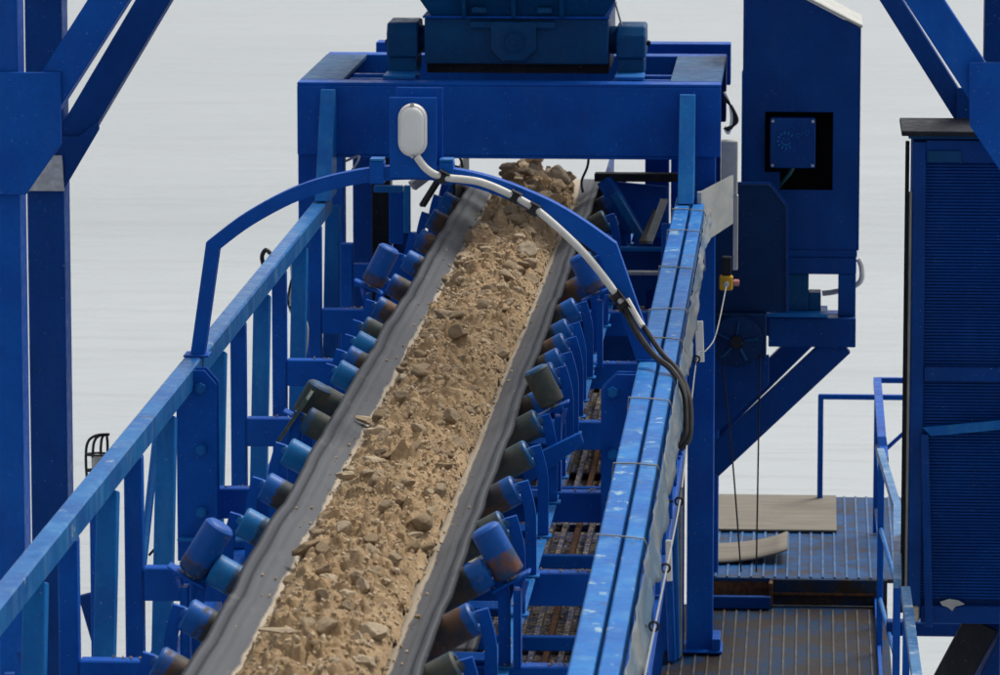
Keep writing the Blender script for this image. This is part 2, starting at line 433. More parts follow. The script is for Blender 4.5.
for a in np.linspace(8, 180, 14):
    rows.append([])
    for o, z, u in PROF:
        v = bm.verts.new((XC + o, pc.y + pr * math.sin(R(a)), pc.z + pr * math.cos(R(a)))); v[lay] = abs(o); rows[-1].append(v)
for y in np.arange(37.5, 17.3, -1.0):
    rows.append([])
    for o, z, u in PROF:
        v = bm.verts.new((XC + o, y, -.65 - .02 * math.sin(y))); v[lay] = abs(o); rows[-1].append(v)
for A, B in zip(rows, rows[1:]):
    for k in range(len(A) - 1): bm.faces.new((A[k], A[k + 1], B[k + 1], B[k]))
belt = put('conveyor_belt', bm, BELT, None, True, origin=(XC, 18, 0))
tag(belt, 'troughed grey rubber conveyor belt running up to the portal', 'belt')
sm = belt.modifiers.new('thickness', 'SOLIDIFY'); sm.thickness = .014; sm.offset = -1
tp = thing('tail_pulley', 'steel tail pulley under the far end of the belt', 'pulley', (XC, 38.02, -.34))
cyl('drum', (XC - .5, 38.02, -.34), (XC + .5, 38.02, -.34), .29, BLACKSTEEL, tp, 32)
cyl('shaft', (XC - .72, 38.02, -.34), (XC + .72, 38.02, -.34), .04, STEEL, tp, 12)

# ------------------------------------------------------------------ idlers
def a_roll(bm, p, q, r, seg=20, stub=True):
    """turned roll; axial runs 0 at the inner end (p) to 1 at the outer end (q)"""
    la = bm.verts.layers.float.get('axial') or bm.verts.layers.float.new('axial')
    p, q = Vector(p), Vector(q); d = q - p; L = d.length; d.normalize()
    s = d.cross(Vector((0, 1, 0))); s.normalize(); u = s.cross(d)
    prof = [(0, .02), (0, r - .01), (.008, r), (L * .5, r), (L - .012, r), (L - .002, r - .01), (L - .002, r - .022), (L - .012, r - .03), (L - .012, .03), (L + .02, .022), (L + .02, .0)]
    if not stub: prof = [(0, .02), (0, r - .014), (.014, r), (L * .5, r), (L - .016, r), (L - .004, r - .012), (L, r - .02), (L, .0)]
    rings = []
    for t, rr in prof:
        if rr == 0:
            v = bm.verts.new(p + d * t); v[la] = 1; rings.append([v]); continue
        ring = []
        for k in range(seg):
            a = 2 * math.pi * k / seg
            v = bm.verts.new(p + d * t + s * (rr * math.cos(a)) + u * (rr * math.sin(a))); v[la] = min(1, max(0, t / L)); ring.append(v)
        rings.append(ring)
    for A, B in zip(rings, rings[1:]):
        for k in range(seg):
            if len(B) == 1: bm.faces.new((A[k], A[(k + 1) % seg], B[0]))
            else: bm.faces.new((A[k], A[(k + 1) % seg], B[(k + 1) % seg], B[k]))
    bm.faces.new(rings[0][::-1])
RR = .077
def make_idler(mats, lean):
    t = thing('carrying_idler', '', 'idler', (0, 0, 0), 'troughing idlers under the belt')
    # local frame: origin on the stringers at the belt centre line; z=0 is the stringer top (world -.462)
    Z0 = .462
    bm = bmesh.new(); a_bar(bm, (-.66, 0, .03), (.66, 0, .03), .07, .05, up=(0, 1, 1)); put('base_bar', bm, BLUE, t)
    for i, s in enumerate((-1, 1)):
        # wing roll: axis parallel to the belt wing, touching it from below
        q = Vector((s * .640, 0, Z0 - .014)); p = q + Vector((-s * math.cos(R(29)), 0, -math.sin(R(29)))) * .36
        bm = bmesh.new(); a_roll(bm, p, q, RR); put('roll', bm, mats[i], t, True)
        # arm: bent flat bar from the stringer to the roll end
        bm = bmesh.new()
        e = q + Vector((s * .028, 0, .016))
        pts = [(s * .705, 0, .0), (s * .705, 0, .27), (s * .700, 0, .34), (s * .685, 0, .41), (e.x - s * .004, 0, e.z + .018)]
        prof = spline(pts, 4)
        a_tube(bm, prof, 0, square=(.028, .016), up=Vector((0, 1, 0)))
        put('arm', bm, BLUE, t)
        box('foot', (s * .705 - .045, s * .705 + .045), (-.05, .05), (.0005, .012), BLUE_LT, t, .003)
        p2 = Vector((s * .16, 0, .30)); 
        box('inner_bracket', (s * .275 - .006, s * .275 + .006), (-.03, .03), (.056, .25), BLUE, t, .002)
    bm = bmesh.new(); a_roll(bm, (-.17, 0, Z0 - .18 - RR), (.17, 0, Z0 - .18 - RR), RR); put('roll', bm, mats[0], t, True)
    return t
protos = {}
combo = [(0, 0), (1, 2), (0, 1), (3, 0), (3, 2), (0, 1), (3, 2), (2, 2), (2, 0), (3, 1), (0, 0), (3, 1), (2, 0), (1, 0), (1, 1), (0, 2), (1, 0), (1, 2), (0, 0), (1, 1)]
for k, y in enumerate(IDY):
    c = combo[k]
    if c not in protos: o = protos[c] = make_idler((ROLLS[c[0]], ROLLS[c[1]]), 0)
    else: o = copy_tree(protos[c])
    o.location = (XC + random.uniform(-.006, .006), y, -.462)
    o.rotation_euler.z = R(random.uniform(-.7, .7))
    o['label'] = ('nearest troughing idler with blue worn rolls under the belt, at the bottom edge' if k == 0 else
                  '%s troughing idler from the near end, worn blue rolls and bent arms' % ORD[k])

# guide rollers standing beside the belt edges
def guide(y, side, label, c, a, mat=ROLL_GUIDE, tip=False):
    """c: lower end of the roll, a: upper end, world (x, z)"""
    t = thing('guide_roller', label, 'roller', (c[0], y, -.46), 'guide rollers beside the belt')
    px = c[0] - side * .0
    bar('post', (px + side * .03, y, -.459), (px + side * .03, y, c[1] - .06), .035, .1, BLUE, t, up=(0, 1, 0))
    d = Vector((a[0] - c[0], 0, a[1] - c[1])).normalized(); n = Vector((d.z, 0, -d.x))
    P0 = Vector((c[0], y, c[1])); 
    bar('bracket', P0 - d * .022 - n * .11, P0 - d * .022 + n * .09, .11, .012, BLUE, t, up=d)
    bar('bracket_arm', P0 - d * .03 + Vector((side * .05, .03, 0)), Vector((px + side * .03, y + .06, c[1] - .16)), .05, .012, BLUE, t, up=(0, 0, 1))
    bm = bmesh.new(); a_roll(bm, P0, (a[0], y, a[1]), .072, stub=False); put('roll', bm, mat, t, True)
    cyl('spindle', P0 - d * .03, P0 - d * .001, .02, STEEL, t, 10, bev=.002)
    return t
guide(22.4, -1, 'fat blue guide roller leaning over the left belt edge near the bottom', (-2.815, -.04), (-2.675, .19))
guide(22.4, 1, 'rust streaked guide roller leaning over the right belt edge near the bottom', (-1.345, -.035), (-1.47, .19), roll_mat('guide_roll_rubbed', (.006, .085, .36), (.03, .07, .15), (.17, .08, .06), -.35))
guide(31.4, -1, 'blue guide roller left of the belt near the portal', (-2.775, .06), (-2.655, .30))
guide(31.4, 1, 'blue guide roller right of the belt half hidden by the arch', (-1.35, .03), (-1.46, .26))
guide(26.95, 1, 'dark worn guide roller on a slanted plate at the right belt edge', (-1.39, .02), (-1.49, .22), ROLLS[2])
prism('slanted_plate', [(-1.52, -.36), (-1.20, -.12), (-1.22, -.06), (-1.54, -.22)], 'y', 26.5, 26.56, BLUE, bpy.data.objects['guide_roller.004'])
g5 = guide(26.95, -1, 'dark greenish guide plate and roller left of the belt below the lamp', (-2.76, -.06), (-2.66, .12), ROLLS[2])
bar('slanted_plate', (-2.86, 26.7, -.14), (-2.70, 26.7, .1), .3, .02, simple('greenish_grime', (.05, .075, .07), (.09, .11, .10), 18, .6), g5, up=(1, 0, -.6))

# ------------------------------------------------------------------ load: sand, clods, rocks
def load_h(x, y):
    """surface height of the load; x from the belt centre; None outside"""
    wv = .305 + noise.noise((y * 1.7, 2.2, 0)) * .022 + noise.noise((y * 6, 5.2, 1)) * .012
    wv2 = .305 + noise.noise((y * 1.9, 8.2, 4)) * .022 + noise.noise((y * 6, 9.2, 6)) * .012
    big = max(0, min(1, (y - 31) / 5))
    u = x / (wv if x < 0 else wv2)
    if abs(u) >= 1: return None
    p = (1 - u * u)
    h = -.112 + .115 * p ** .6
    heap = max(0, min(1, (y - 36.2) / 1.1)); heap = heap * heap * (3 - 2 * heap)
    h += p ** .6 * heap * .06
    h += p ** .4 * (noise.noise((x * 3.1, y * 1.7, 11)) * .05 + noise.noise((x * 8, y * 6, 3)) * .04)
    def lump(sc, k, amp, w):
        wx = x + .018 * noise.noise((x * 9, y * 9, k)); wy = y + .018 * noise.noise((x * 9, y * 9, k + 4))
        dd, pp = noise.voronoi((wx * sc, wy * sc * .9, k))
        gate = noise.noise(pp[0] * 3.3)
        t = min(1, max(0, (dd[1] - dd[0]) / w)); t = t * t * (3 - 2 * t)
        return amp * max(0, gate + .25) * t
    h += p ** .35 * lump(7.5, 2, .10 * (1 + .5 * big), .38)
    h += p ** .3 * lump(15, 5, .056, .30)
    h += p ** .3 * lump(36, 9, .022, .4)
    h += p ** .3 * (noise.noise((x * 60, y * 55, 8)) * .006 + noise.noise((x * 130, y * 120, 8)) * .003)
    return h
bm = bmesh.new()
xs = np.linspace(-.33, .33, 67); ysl = np.arange(18.4, 37.95, .0125)
grid = []
for y in ysl:
    row = []
    end = max(0, (y - 37.6) / .35)
    for x in xs:
        h = load_h(float(x), float(y))
        row.append(None if h is None else bm.verts.new((XC + x, y, h - .12 * end * end)))
    grid.append(row)
for A, B in zip(grid, grid[1:]):
    for k in range(len(xs) - 1):
        q = (A[k], A[k + 1], B[k + 1], B[k])
        if all(q): bm.faces.new(q)
for v in [v for v in bm.verts if not v.link_faces]: bm.verts.remove(v)
sand = put('sand_load', bm, SAND, None, True, origin=(XC, 18, 0))
sand['kind'] = 'stuff'; sand['label'] = 'tan sandy clay heaped along the middle of the belt'; sand['category'] = 'sand'

def rock_mesh(seed, flat=1.08, n=10, cuts=1):
    """angular stone: a fine sphere clipped by random planes, then roughened"""
    rnd = random.Random(seed); bm = bmesh.new()
    bmesh.ops.create_icosphere(bm, subdivisions=4 if cuts else 1, radius=1)
    planes = []
    for _ in range(n):
        v = Vector((rnd.gauss(0, 1), rnd.gauss(0, 1), rnd.gauss(0, 1))).normalized(); planes.append((v, rnd.uniform(.50, .82)))
    for v in bm.verts:
        for nn, d in planes:
            t = v.co.dot(nn) - d
            if t > 0: v.co -= nn * t
        if cuts:
            q = v.co.copy(); k = Vector((seed * 1.7, 0, 0))
            v.co += q.normalized() * (noise.noise(q * 1.6 + k) * .10 + noise.noise(q * 4.5 + k) * .075 + noise.noise(q * 9 + k) * .05 + noise.noise(q * 18 + k) * .03)
        v.co = Vector((v.co.x * 1.1, v.co.y * .88, v.co.z * .68 * flat))
    if cuts:
        for f in bm.faces: f.smooth = True
    return bm
RM = []
for s in range(14):
    bm = rock_mesh(s * 3 + 1, flat=random.Random(s).choice([.7, 1, 1, 1.15]))
    bmesh.ops.recalc_face_normals(bm, faces=bm.faces[:])
    me = bpy.data.meshes.new('rock'); bm.to_mesh(me); bm.free()
    me.materials.append(STONE[[0, 0, 1, 2, 0, 0, 2][s % 7]]); RM.append(me); me['tone'] = ['tan', 'tan', 'pale', 'brown', 'tan', 'tan', 'brown'][s % 7]
def rock(x, y, z, size, label, group=None, me=None, rot=None, sc=(1, 1, 1)):
    o = bpy.data.objects.new('rock', me or random.choice(RM)); COL.objects.link(o)
    o.location = (x, y, z); o.scale = tuple(size * k for k in sc)
    o.rotation_euler = rot or (random.uniform(-.5, .5), random.uniform(-.5, .5), random.uniform(0, 6.28))
    return tag(o, label, 'rock', group)
def rock_words(me, x, y):
    zone = ('in the lowest quarter of the load' if y < 21.6 else 'in the load above the lower guide rollers' if y < 26.0 else
            'in the load just below the arch' if y < 30 else 'in the load seen through the arch' if y < 34.4 else 'in the shaded load under the portal')
    side = 'along its left edge' if x < -.13 else 'along its right edge' if x > .13 else 'along its middle'
    return '%s angular rock %s, %s' % (me['tone'], zone, side)
cnt = 0; placed = []
while cnt < 270:
    y = 18.9 + 18.9 * random.random() ** .8 if cnt > 34 else random.uniform(36.2, 37.85)
    far = max(0, min(1, (y - 30) / 6))
    x = random.uniform(-.27, .27)
    s = random.uniform(.026, .05) if random.random() > .26 + .42 * far else random.uniform(.05, .08 + .032 * far)
    if y > 36.4: s *= 1.25
    h = load_h(x, y)
    if h is None or abs(x) + s > .33: continue
    if any((x - a) ** 2 + (y - b) ** 2 < (s + r) ** 2 * .55 for a, b, r in placed): continue
    placed.append((x, y, s)); cnt += 1
    e = max(0, (y - 37.6) / .35)
    rm = random.choice(RM); w_ = rock_words(rm, x, y)
    rock(XC + x, y, h + s * .2 - .12 * e * e, s, w_, 'rocks in the load: ' + w_, me=rm)
# rocks one can single out
rock(XC - .325, 26.85, -.06, .065, 'single tan rock lying on the left belt wing at mid length', me=RM[2], rot=(.1, .3, .4), sc=(1, .8, .7))
rock(XC + .285, 23.15, -.05, .045, 'small brown rock poking out over the right belt wing', me=RM[3], rot=(0, -.3, .3), sc=(1.5, .7, .6))
rock(XC + .37, 21.5, -.045, .018, 'tiny crumb of clay alone on the right belt wing near the bottom', me=RM[3])
rock(XC - .02, 37.45, load_h(-.02, 37.45) + .06, .15, 'long flat pale slab on top of the far end of the load', me=RM[2], rot=(.05, .05, .15), sc=(1.1, .7, .42))
rock(XC + .20, 37.3, load_h(.2, 37.3) + .03, .10, 'dark wedge shaped rock at the right of the far end of the load', me=RM[5], rot=(.2, .5, 1.0), sc=(1.1, .9, .8))
for (x, y, s, l) in ((-.05, 37.3, .10, 'rounded brown boulder just under the far slab'), (.12, 37.1, .09, 'blocky tan boulder near the far end right of centre'),
                     (-.17, 37.35, .09, 'tan boulder at the left of the far end of the load'), (-.24, 33.4, .085, 'large tan boulder at the left edge of the load beyond the arch'),
                     (-.14, 30.35, .10, 'wide pale flat slab lying in the middle of the load'), (.0, 34.6, .09, 'broad tan boulder in the shaded load behind the arch')):
    rock(XC + x, y, load_h(x, y) + s * .2, s, l, me=RM[random.randrange(14)], sc=(1.1, .9, .75))
rock(XC - .12, 20.55, load_h(-.12, 20.55) + .02, .075, 'long pale sliver of stone near the bottom of the load', me=RM[2], rot=(0, .1, .2), sc=(1.3, .5, .35))
rock(XC - .07, 22.05, load_h(-.07, 22.05) + .015, .08, 'large smooth pale lump in the lower part of the load', me=RM[9], sc=(1, .9, .6))
# crumbs and small clods that nobody could count
bm = bmesh.new(); protos_c = []
for s in range(8):
    b = rock_mesh(100 + s, 1.1, 9, 0); b.verts.ensure_lookup_table(); b.verts.index_update()
    protos_c.append(([v.co.copy() for v in b.verts], [[v.index for v in f.verts] for f in b.faces])); b.free()
vv, ff, mi = [], [], []
n = 0
while n < 12000:
    y = 18.5 + 19.2 * random.random() ** .9; x = random.uniform(-.315, .315); h = load_h(x, y)
    if h is None: continue
    n += 1
    s = random.uniform(.005, .011) if random.random() < .8 else random.uniform(.011, .022)
    M = Matrix.Rotation(random.uniform(0, 6.28), 3, Vector((random.gauss(0, 1), random.gauss(0, 1), random.gauss(0, 1))).normalized())
    P, Fc = protos_c[n % 8]; b0 = len(vv); c0 = Vector((x, y - 18, h + s * .3))
    vv.extend([tuple(M @ p * s + c0) for p in P]); ff.extend([[b0 + i for i in f] for f in Fc]); mi.extend([n % 7 % 3] * len(Fc))
n = 0
while n < 420:
    y = random.uniform(18.5, 37.6); sd_ = random.choice((-1, 1)); a = .31 + abs(random.gauss(0, .045))
    if a > .48: continue
    n += 1
    s = random.choice((.002, .003, .004, .006, .011))
    M = Matrix.Rotation(random.uniform(0, 6.28), 3, Vector((random.gauss(0, 1), random.gauss(0, 1), random.gauss(0, 1))).normalized())
    P, Fc = protos_c[n % 8]; b0 = len(vv); c0 = Vector((sd_ * a, y - 18, -.165 + .165 * (a - .2) / .295 + sag(y) + s * .5 + .002))
    vv.extend([tuple(M @ p * s + c0) for p in P]); ff.extend([[b0 + i for i in f] for f in Fc]); mi.extend([n % 3] * len(Fc))
n = 0
while n < 2200:                               # spill on stringers, cross beams and the tray below
    k = n % 3
    if k == 0: x, y, z = random.choice((-.68, .68)) + random.uniform(-.04, .04), random.uniform(18.5, 37), -.46
    elif k == 1: x, y, z = random.uniform(.65, 1.12) * random.choice((-1, 1)), random.choice(BAYS) + random.uniform(-.02, .055), -.449
    else: x, y, z = random.gauss(.75, .2), random.uniform(18.5, 36), -1.597
    if k == 2 and not .4 < x < 1.1: continue
    n += 1
    s = random.choice((.002, .003, .004, .006, .010)) * (2 if k == 2 else 1)
    M = Matrix.Rotation(random.uniform(0, 6.28), 3, Vector((random.gauss(0, 1), random.gauss(0, 1), random.gauss(0, 1))).normalized())
    P, Fc = protos_c[n % 8]; b0 = len(vv); c0 = Vector((x, y - 18, z + s * .4))
    vv.extend([tuple(M @ p * s + c0) for p in P]); ff.extend([[b0 + i for i in f] for f in Fc]); mi.extend([n % 3] * len(Fc))
bm.free()
me = bpy.data.meshes.new('clay_crumbs'); me.from_pydata(vv, [], ff)
for m in STONE: me.materials.append(m)
me.polygons.foreach_set('material_index', mi)
o = bpy.data.objects.new('clay_crumbs', me); COL.objects.link(o); o.location = (XC, 18, 0)
tag(o, 'small crumbs and clods strewn over the sandy load', 'gravel', kind='stuff')

# ------------------------------------------------------------------ arch with lamp
A = thing('lamp_arch', 'blue square tube arch spanning the belt between both top chords', 'arch', (-2.1, 27.1, .25))
left = [(-3.357, 27.1, .262), (-3.268, 27.1, .865)]
arc = spline([(-3.268, 27.1, .865), (-3.063, 27.1, 1.018), (-2.787, 27.1, 1.163), (-2.511, 27.1, 1.243), (-2.27, 27.1, 1.275), (-2.017, 27.1, 1.272),
              (-1.744, 27.1, 1.22), (-1.47, 27.1, 1.115), (-1.278, 27.1, 1.01), (-1.08, 27.1, .872)], 5)
path = [Vector(left[0])] + arc + [Vector((-.868, 27.1, .262))]
bm = bmesh.new(); rings = []; n_ = len(path)
for i_, p_ in enumerate(path):
    t0 = (path[i_] - path[i_ - 1]).normalized() if i_ else (path[1] - path[0]).normalized()
    t1 = (path[i_ + 1] - path[i_]).normalized() if i_ < n_ - 1 else t0
    t_ = (t0 + t1).normalized(); mit = 1 / max(.5, t_.dot(t0)); nrm = Vector((-t_.z, 0, t_.x)) * mit
    k_ = max(0, (i_ / (n_ - 1) - .6) / .4); dn = .040 + .030 * min(1, k_ * 1.3)
    rings.append([bm.verts.new(p_ + nrm * a_ + Vector((0, b_, 0))) for a_, b_ in ((.036, -.048), (.036, .048), (-dn, .048), (-dn, -.048))])
for a_, b_ in zip(rings, rings[1:]):
    for k_ in range(4): bm.faces.new((a_[k_], a_[(k_ + 1) % 4], b_[(k_ + 1) % 4], b_[k_]))
bm.faces.new(rings[0]); bm.faces.new(rings[-1][::-1])
bmesh.ops.bevel(bm, geom=[e for e in bm.edges if len(e.link_faces) == 2 and e.calc_face_angle(0) > .9], offset=.006, segments=1, affect='EDGES')
put('bow', bm, BLUE, A)
for x in (-3.36, -.87): box('foot_plate', (x - .07, x + .07), (27.02, 27.18), (.2505, .262), BLUE, A, .003)
box('lamp_plate', (-2.288, -2.030), (27.03, 27.045), (1.25, 1.692), BLUE, A, .003)
box('rear_plate', (-2.26, -2.005), (27.15, 27.16), (1.27, 1.735), BLUE, A, .003)
for x in (-2.37, -1.99):
    box('joint_sleeve', (x - .03, x + .05), (27.04, 27.16), (1.215, 1.335), BLUE, A, .004)
    box('joint_sleeve', (x - .028, x + .048), (27.042, 27.158), (1.338, 1.352), BLUE_LT, A, .002)
L = thing('bulkhead_lamp', 'white oval bulkhead lamp on the plate at the top of the arch', 'lamp', (-2.16, 27.03, 1.515))
def oval(bm, cx, cz, w, h, y0, y1, inset, n=14):
    r = w / 2; rings = []
    for t, (ins, yy) in enumerate(((0, y0), (0, y0 + (y1 - y0) * .55), (inset * .35, y0 + (y1 - y0) * .85), (inset, y1), (r * .55, y1 + (y1 - y0) * .12))):
        rr = r - ins; ring = []
        for s in (1, -1):
            for k in range(n + 1):
                a = math.pi * k / n if s == 1 else math.pi + math.pi * k / n
                ring.append(bm.verts.new((cx + rr * math.cos(a), yy, cz + s * (h / 2 - r) + rr * math.sin(a))))
        rings.append(ring)
    for A_, B_ in zip(rings, rings[1:]):
        for k in range(len(A_)): bm.faces.new((A_[k], A_[(k + 1) % len(A_)], B_[(k + 1) % len(A_)], B_[k]))
    bm.faces.new(rings[0][::-1]); bm.faces.new(rings[-1])
bm = bmesh.new(); oval(bm, -2.16, 1.515, .158, .292, 27.028, 26.985, .008); put('housing', bm, WHITE, L, True)
bm = bmesh.new(); oval(bm, -2.16, 1.515, .124, .256, 26.982, 26.955, .02); put('diffuser', bm, DIFF, L, True)
for z in (1.655, 1.375): cyl('screw', (-2.16, 26.99, z), (-2.16, 26.972, z), .011, STEEL, L, 8, bev=.002)
Cb = thing('lamp_cable', 'white flexible conduit running from the lamp down the right side of the arch', 'cable', (-2.13, 27.0, 1.37))
cp = [(-2.135, 26.985, 1.372), (-2.078, 26.97, 1.305), (-1.994, 26.99, 1.262), (-1.792, 27.0, 1.235), (-1.601, 27.0, 1.155), (-1.464, 27.0, 1.07), (-1.273, 27.0, .90), (-1.136, 27.0, .745), (-1.03, 26.99, .60), (-1.0, 26.98, .555)]
tube('conduit', spline(cp, 6), .021, CONDUIT, Cb, 10)
for i, p in enumerate([(-1.994, 26.995, 1.262), (-1.601, 27.0, 1.155), (-1.50, 27.0, 1.09), (-1.045, 26.99, .615), (-1.005, 26.98, .565)]):
    d = Vector((1, 0, -.5 if i < 3 else -1.3)).normalized()
    bar('clip', Vector(p) - d * .02, Vector(p) + d * .02, .06, .06, RUBBER, Cb, up=(0, -1, 0), bev=.012)
Cc = thing('black_cables', 'pair of black cables dropping from the conduit over the right top chord', 'cable', (-.9, 26.9, .3))
tube('cable', spline([(-1.01, 26.98, .57), (-.93, 26.9, .43), (-.83, 26.75, .325), (-.735, 26.6, .275), (-.662, 26.45, .18), (-.645, 26.35, .06), (-.65, 26.28, -.03), (-.69, 26.25, -.08)], 6), .018, RUBBER, Cc, 8)
tube('cable', spline([(-.99, 26.99, .585), (-.89, 26.93, .45), (-.79, 26.75, .34), (-.70, 26.6, .27), (-.638, 26.45, .17), (-.622, 26.35, .05), (-.63, 26.28, -.05), (-.67, 26.25, -.10)], 6), .015, RUBBER, Cc, 8)
tube('cable', spline([(-.99, 26.98, .60), (-.93, 26.95, .50), (-.90, 26.92, .46)], 4), .018, CONDUIT, Cc, 8)

# ------------------------------------------------------------------ portal frame at the far end
Pf = thing('portal_frame', 'heavy blue steel portal straddling the far end of the conveyor', 'portal', (-2.1, 35.6, -3))
PX0, PX1 = -3.575, -.62
bm = bmesh.new()                      # front beam: plate girder with a flange
a_box(bm, (PX0, PX1), (34.6, 34.64), (.53, 1.012), .004)
a_box(bm, (PX0, PX1), (34.605, 34.82), (1.0125, 1.035), .004)
a_box(bm, (PX0 + .16, PX1 - .16), (34.605, 34.80), (.508, .5295), .004)
put('front_beam', bm, BLUE_DK if False else BLUE, Pf)
box('rear_beam', (PX0, PX1), (36.75, 36.95), (.55, 1.035), BLUE, Pf)
box('far_beam', (PX0 + .3, PX1 + .02), (37.5, 37.7), (.75, 1.06), BLUE, Pf)
for x0, x1 in ((PX0, PX0 + .30), (PX1 - .36, PX1)):
    box('top_plate', (x0, x1), (34.825, 36.745), (1.005, 1.037), BLUE_SLATE, Pf, .004)
for y in (35.25, 35.6):
    for x0, x1 in ((PX0 + .302, -2.80), (-1.4, PX1 - .362)):
        box('grid_bar', (x0, x1), (y, y + .07), (.90, 1.0), BLUE, Pf)
for y in (34.642, 36.55):
    for x0, x1, zb in ((PX0, PX0 + .14, -3.6), (PX1 - .22, PX1 - .035, -2.985)):
        box('leg', (x0, x1), (y, y + .19), (zb, 1.003), BLUE, Pf)
for x in (PX0 + .3, PX1 - .44):
    box('rear_leg', (x - .18, x), (37.5, 37.68), (-2.7, .74), BLUE_DK, Pf)
    box('rear_leg', (x + .02, x + .13), (37.3, 37.42), (-2.7, .74), BLUE, Pf)
# raking struts, sky light painted in as paler blue, from the beam down to the chords
prism('raking_strut', [(34.55, .99), (34.60, .99), (34.60, .26), (34.1, .26)], 'x', -3.405, -3.30, BLUE_LT, Pf)
prism('raking_strut', [(34.55, .97), (34.60, .97), (34.60, .26), (34.1, .26)], 'x', -.905, -.795, BLUE_LT, Pf)
box('leg_foot', (-.87, -.585), (34.55, 34.9), (-2.985, -2.965), BLUE, Pf)
box('leg_shoe', (-.66, -.60), (34.56, 34.88), (-2.9648, -2.88), BLUE, Pf)
box('diaphragm', (-1.15, PX1 - .22), (36.0, 36.2), (.35, .50), BLUE_DK, Pf)
for i, (x, y, r) in enumerate(((-.885, 34.45, .02), (-.93, 34.38, .025), (-.99, 34.3, .03))):
    tube('conduit', [(x, y, .1), (x, y, -1.5), (x + .03 * i, y, -2.98)], r, [simple('dull_zinc', (.16, .18, .21), (.24, .26, .29), 20, .6), BLUE_LT, BLUE][i], Pf, 8)
box('side_post', (-1.40, -.86), (34.7, 34.76), (-3.5, -1.2), BLUE, Pf)

# screen hopper with its vibrator boxes
Hp = thing('feed_hopper', 'dark teal blue hopper body with flared funnel on the portal', 'hopper', (-2.08, 35.4, 1.04))
box('body', (-2.725, -1.425), (35.15, 36.4), (1.12, 1.445), BLUE_TEAL, Hp, .008)
bm = bmesh.new()
lo = [(-2.67, 35.14, 1.4475), (-1.46, 35.14, 1.4475), (-1.46, 36.4, 1.4475), (-2.67, 36.4, 1.4475)]
hi = [(-3.02, 34.85, 2.0), (-1.10, 34.85, 2.0), (-1.10, 36.9, 2.0), (-3.02, 36.9, 2.0)]
Av = [bm.verts.new(p) for p in lo]; Bv = [bm.verts.new(p) for p in hi]
for k in range(4): bm.faces.new((Av[k], Av[(k + 1) % 4], Bv[(k + 1) % 4], Bv[k]))
bm.faces.new(Av[::-1]); fun = put('funnel', bm, BLUE_TEAL, Hp)
sm = fun.modifiers.new('thickness', 'SOLIDIFY'); sm.thickness = .012
box('flange', (-2.735, -1.415), (35.10, 36.42), (1.4455, 1.462), BLUE, Hp, .003)
for x in (-2.44, -2.09, -1.75):
    bar('rib', (x, 35.10, 1.47), (x, 34.84, 1.99), .02, .06, BLUE_TEAL, Hp, up=(0, -1, 0))
for x in (-2.33, -1.87):
    box('lug', (x - .05, x + .05), (35.02, 35.10), (1.49, 1.53), BLUE_TEAL, Hp)
prism('bearing_cover', [(-2.25, 1.425), (-1.935, 1.425), (-1.935, 1.225), (-2.02, 1.145), (-2.165, 1.145), (-2.25, 1.225)], 'y', 35.08, 35.149, BLUE_TEAL, Hp, .008)
box('cover_rail', (-2.40, -1.80), (35.10, 35.149), (1.375, 1.425), BLUE_TEAL, Hp)
bm = bmesh.new()
a_tube(bm, [(-2.09 + .075 * math.cos(a), 35.075, 1.285 + .075 * math.sin(a)) for a in np.linspace(0, 2 * math.pi, 25)[:-1]], .007, 6, closed=True)
put('ring', bm, BLUE_TEAL, Hp, True)
cyl('hub', (-2.09, 35.082, 1.285), (-2.09, 35.06, 1.285), .018, BLUE_TEAL, Hp, 10, bev=.003)
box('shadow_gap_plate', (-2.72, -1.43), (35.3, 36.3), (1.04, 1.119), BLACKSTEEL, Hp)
for x0, x1, zt, nm in ((-2.995, -2.775, 1.405, 'left'), (-1.37, -1.165, 1.385, 'right')):
    prism('vibrator_box', [(35.16, 1.16), (35.16, zt - .07), (35.22, zt), (35.62, zt), (35.68, zt - .07), (35.68, 1.16)], 'x', x0, x1, BLUE_TEAL, Hp, .012)
    box('vibrator_base', (x0 + .01, x1 - .01), (35.18, 35.66), (1.038, 1.159), BLUE_TEAL, Hp)
    box('vibrator_foot', (x0, x1), (34.84, 35.17), (1.0385, 1.062), BLUE_LT, Hp, .003)
    xs0 = x1 if nm == 'left' else x0
    xe = -2.726 if nm == 'left' else -1.424
    cyl('coupling', (xs0, 35.42, 1.27), (xe, 35.42, 1.27), .1, BLUE_TEAL, Hp, 20)
    cyl('end_knob', ((x0 if nm == 'left' else x1), 35.4, 1.25), ((x0 - .03) if nm == 'left' else (x1 + .03), 35.4, 1.25), .02, BLACKSTEEL, Hp, 8)
tag(tube('guy_wire', [(-1.40, 35.3, 1.60), (-1.33, 35.3, 1.36)], .007, STEEL), 'short thin wire beside the hopper above the right vibrator box', 'wire')
# thin wires hanging below the front beam
for k, pts in enumerate(([(-2.58, 34.9, .50), (-2.56, 34.9, .46), (-2.52, 34.9, .43), (-2.46, 34.9, .41)], [(-2.47, 34.9, .50), (-2.45, 34.9, .46), (-2.44, 34.9, .41)],
                         [(-1.55, 34.9, .50), (-1.56, 34.9, .42), (-1.60, 34.9, .32), (-1.59, 34.9, .24)], [(-3.23, 34.55, .49), (-3.13, 34.5, .53), (-3.20, 34.5, .40)])):
    tag(tube('wire', spline(pts, 4), .009, RUBBER if k != 3 else STEEL, None, 6),
        ['looped black wire under the portal beam right of the lamp', 'short black wire hanging under the portal beam centre', 'kinked black wire under the portal beam above the right belt edge', 'thin steel wire under the left end of the portal beam'][k], 'wire')
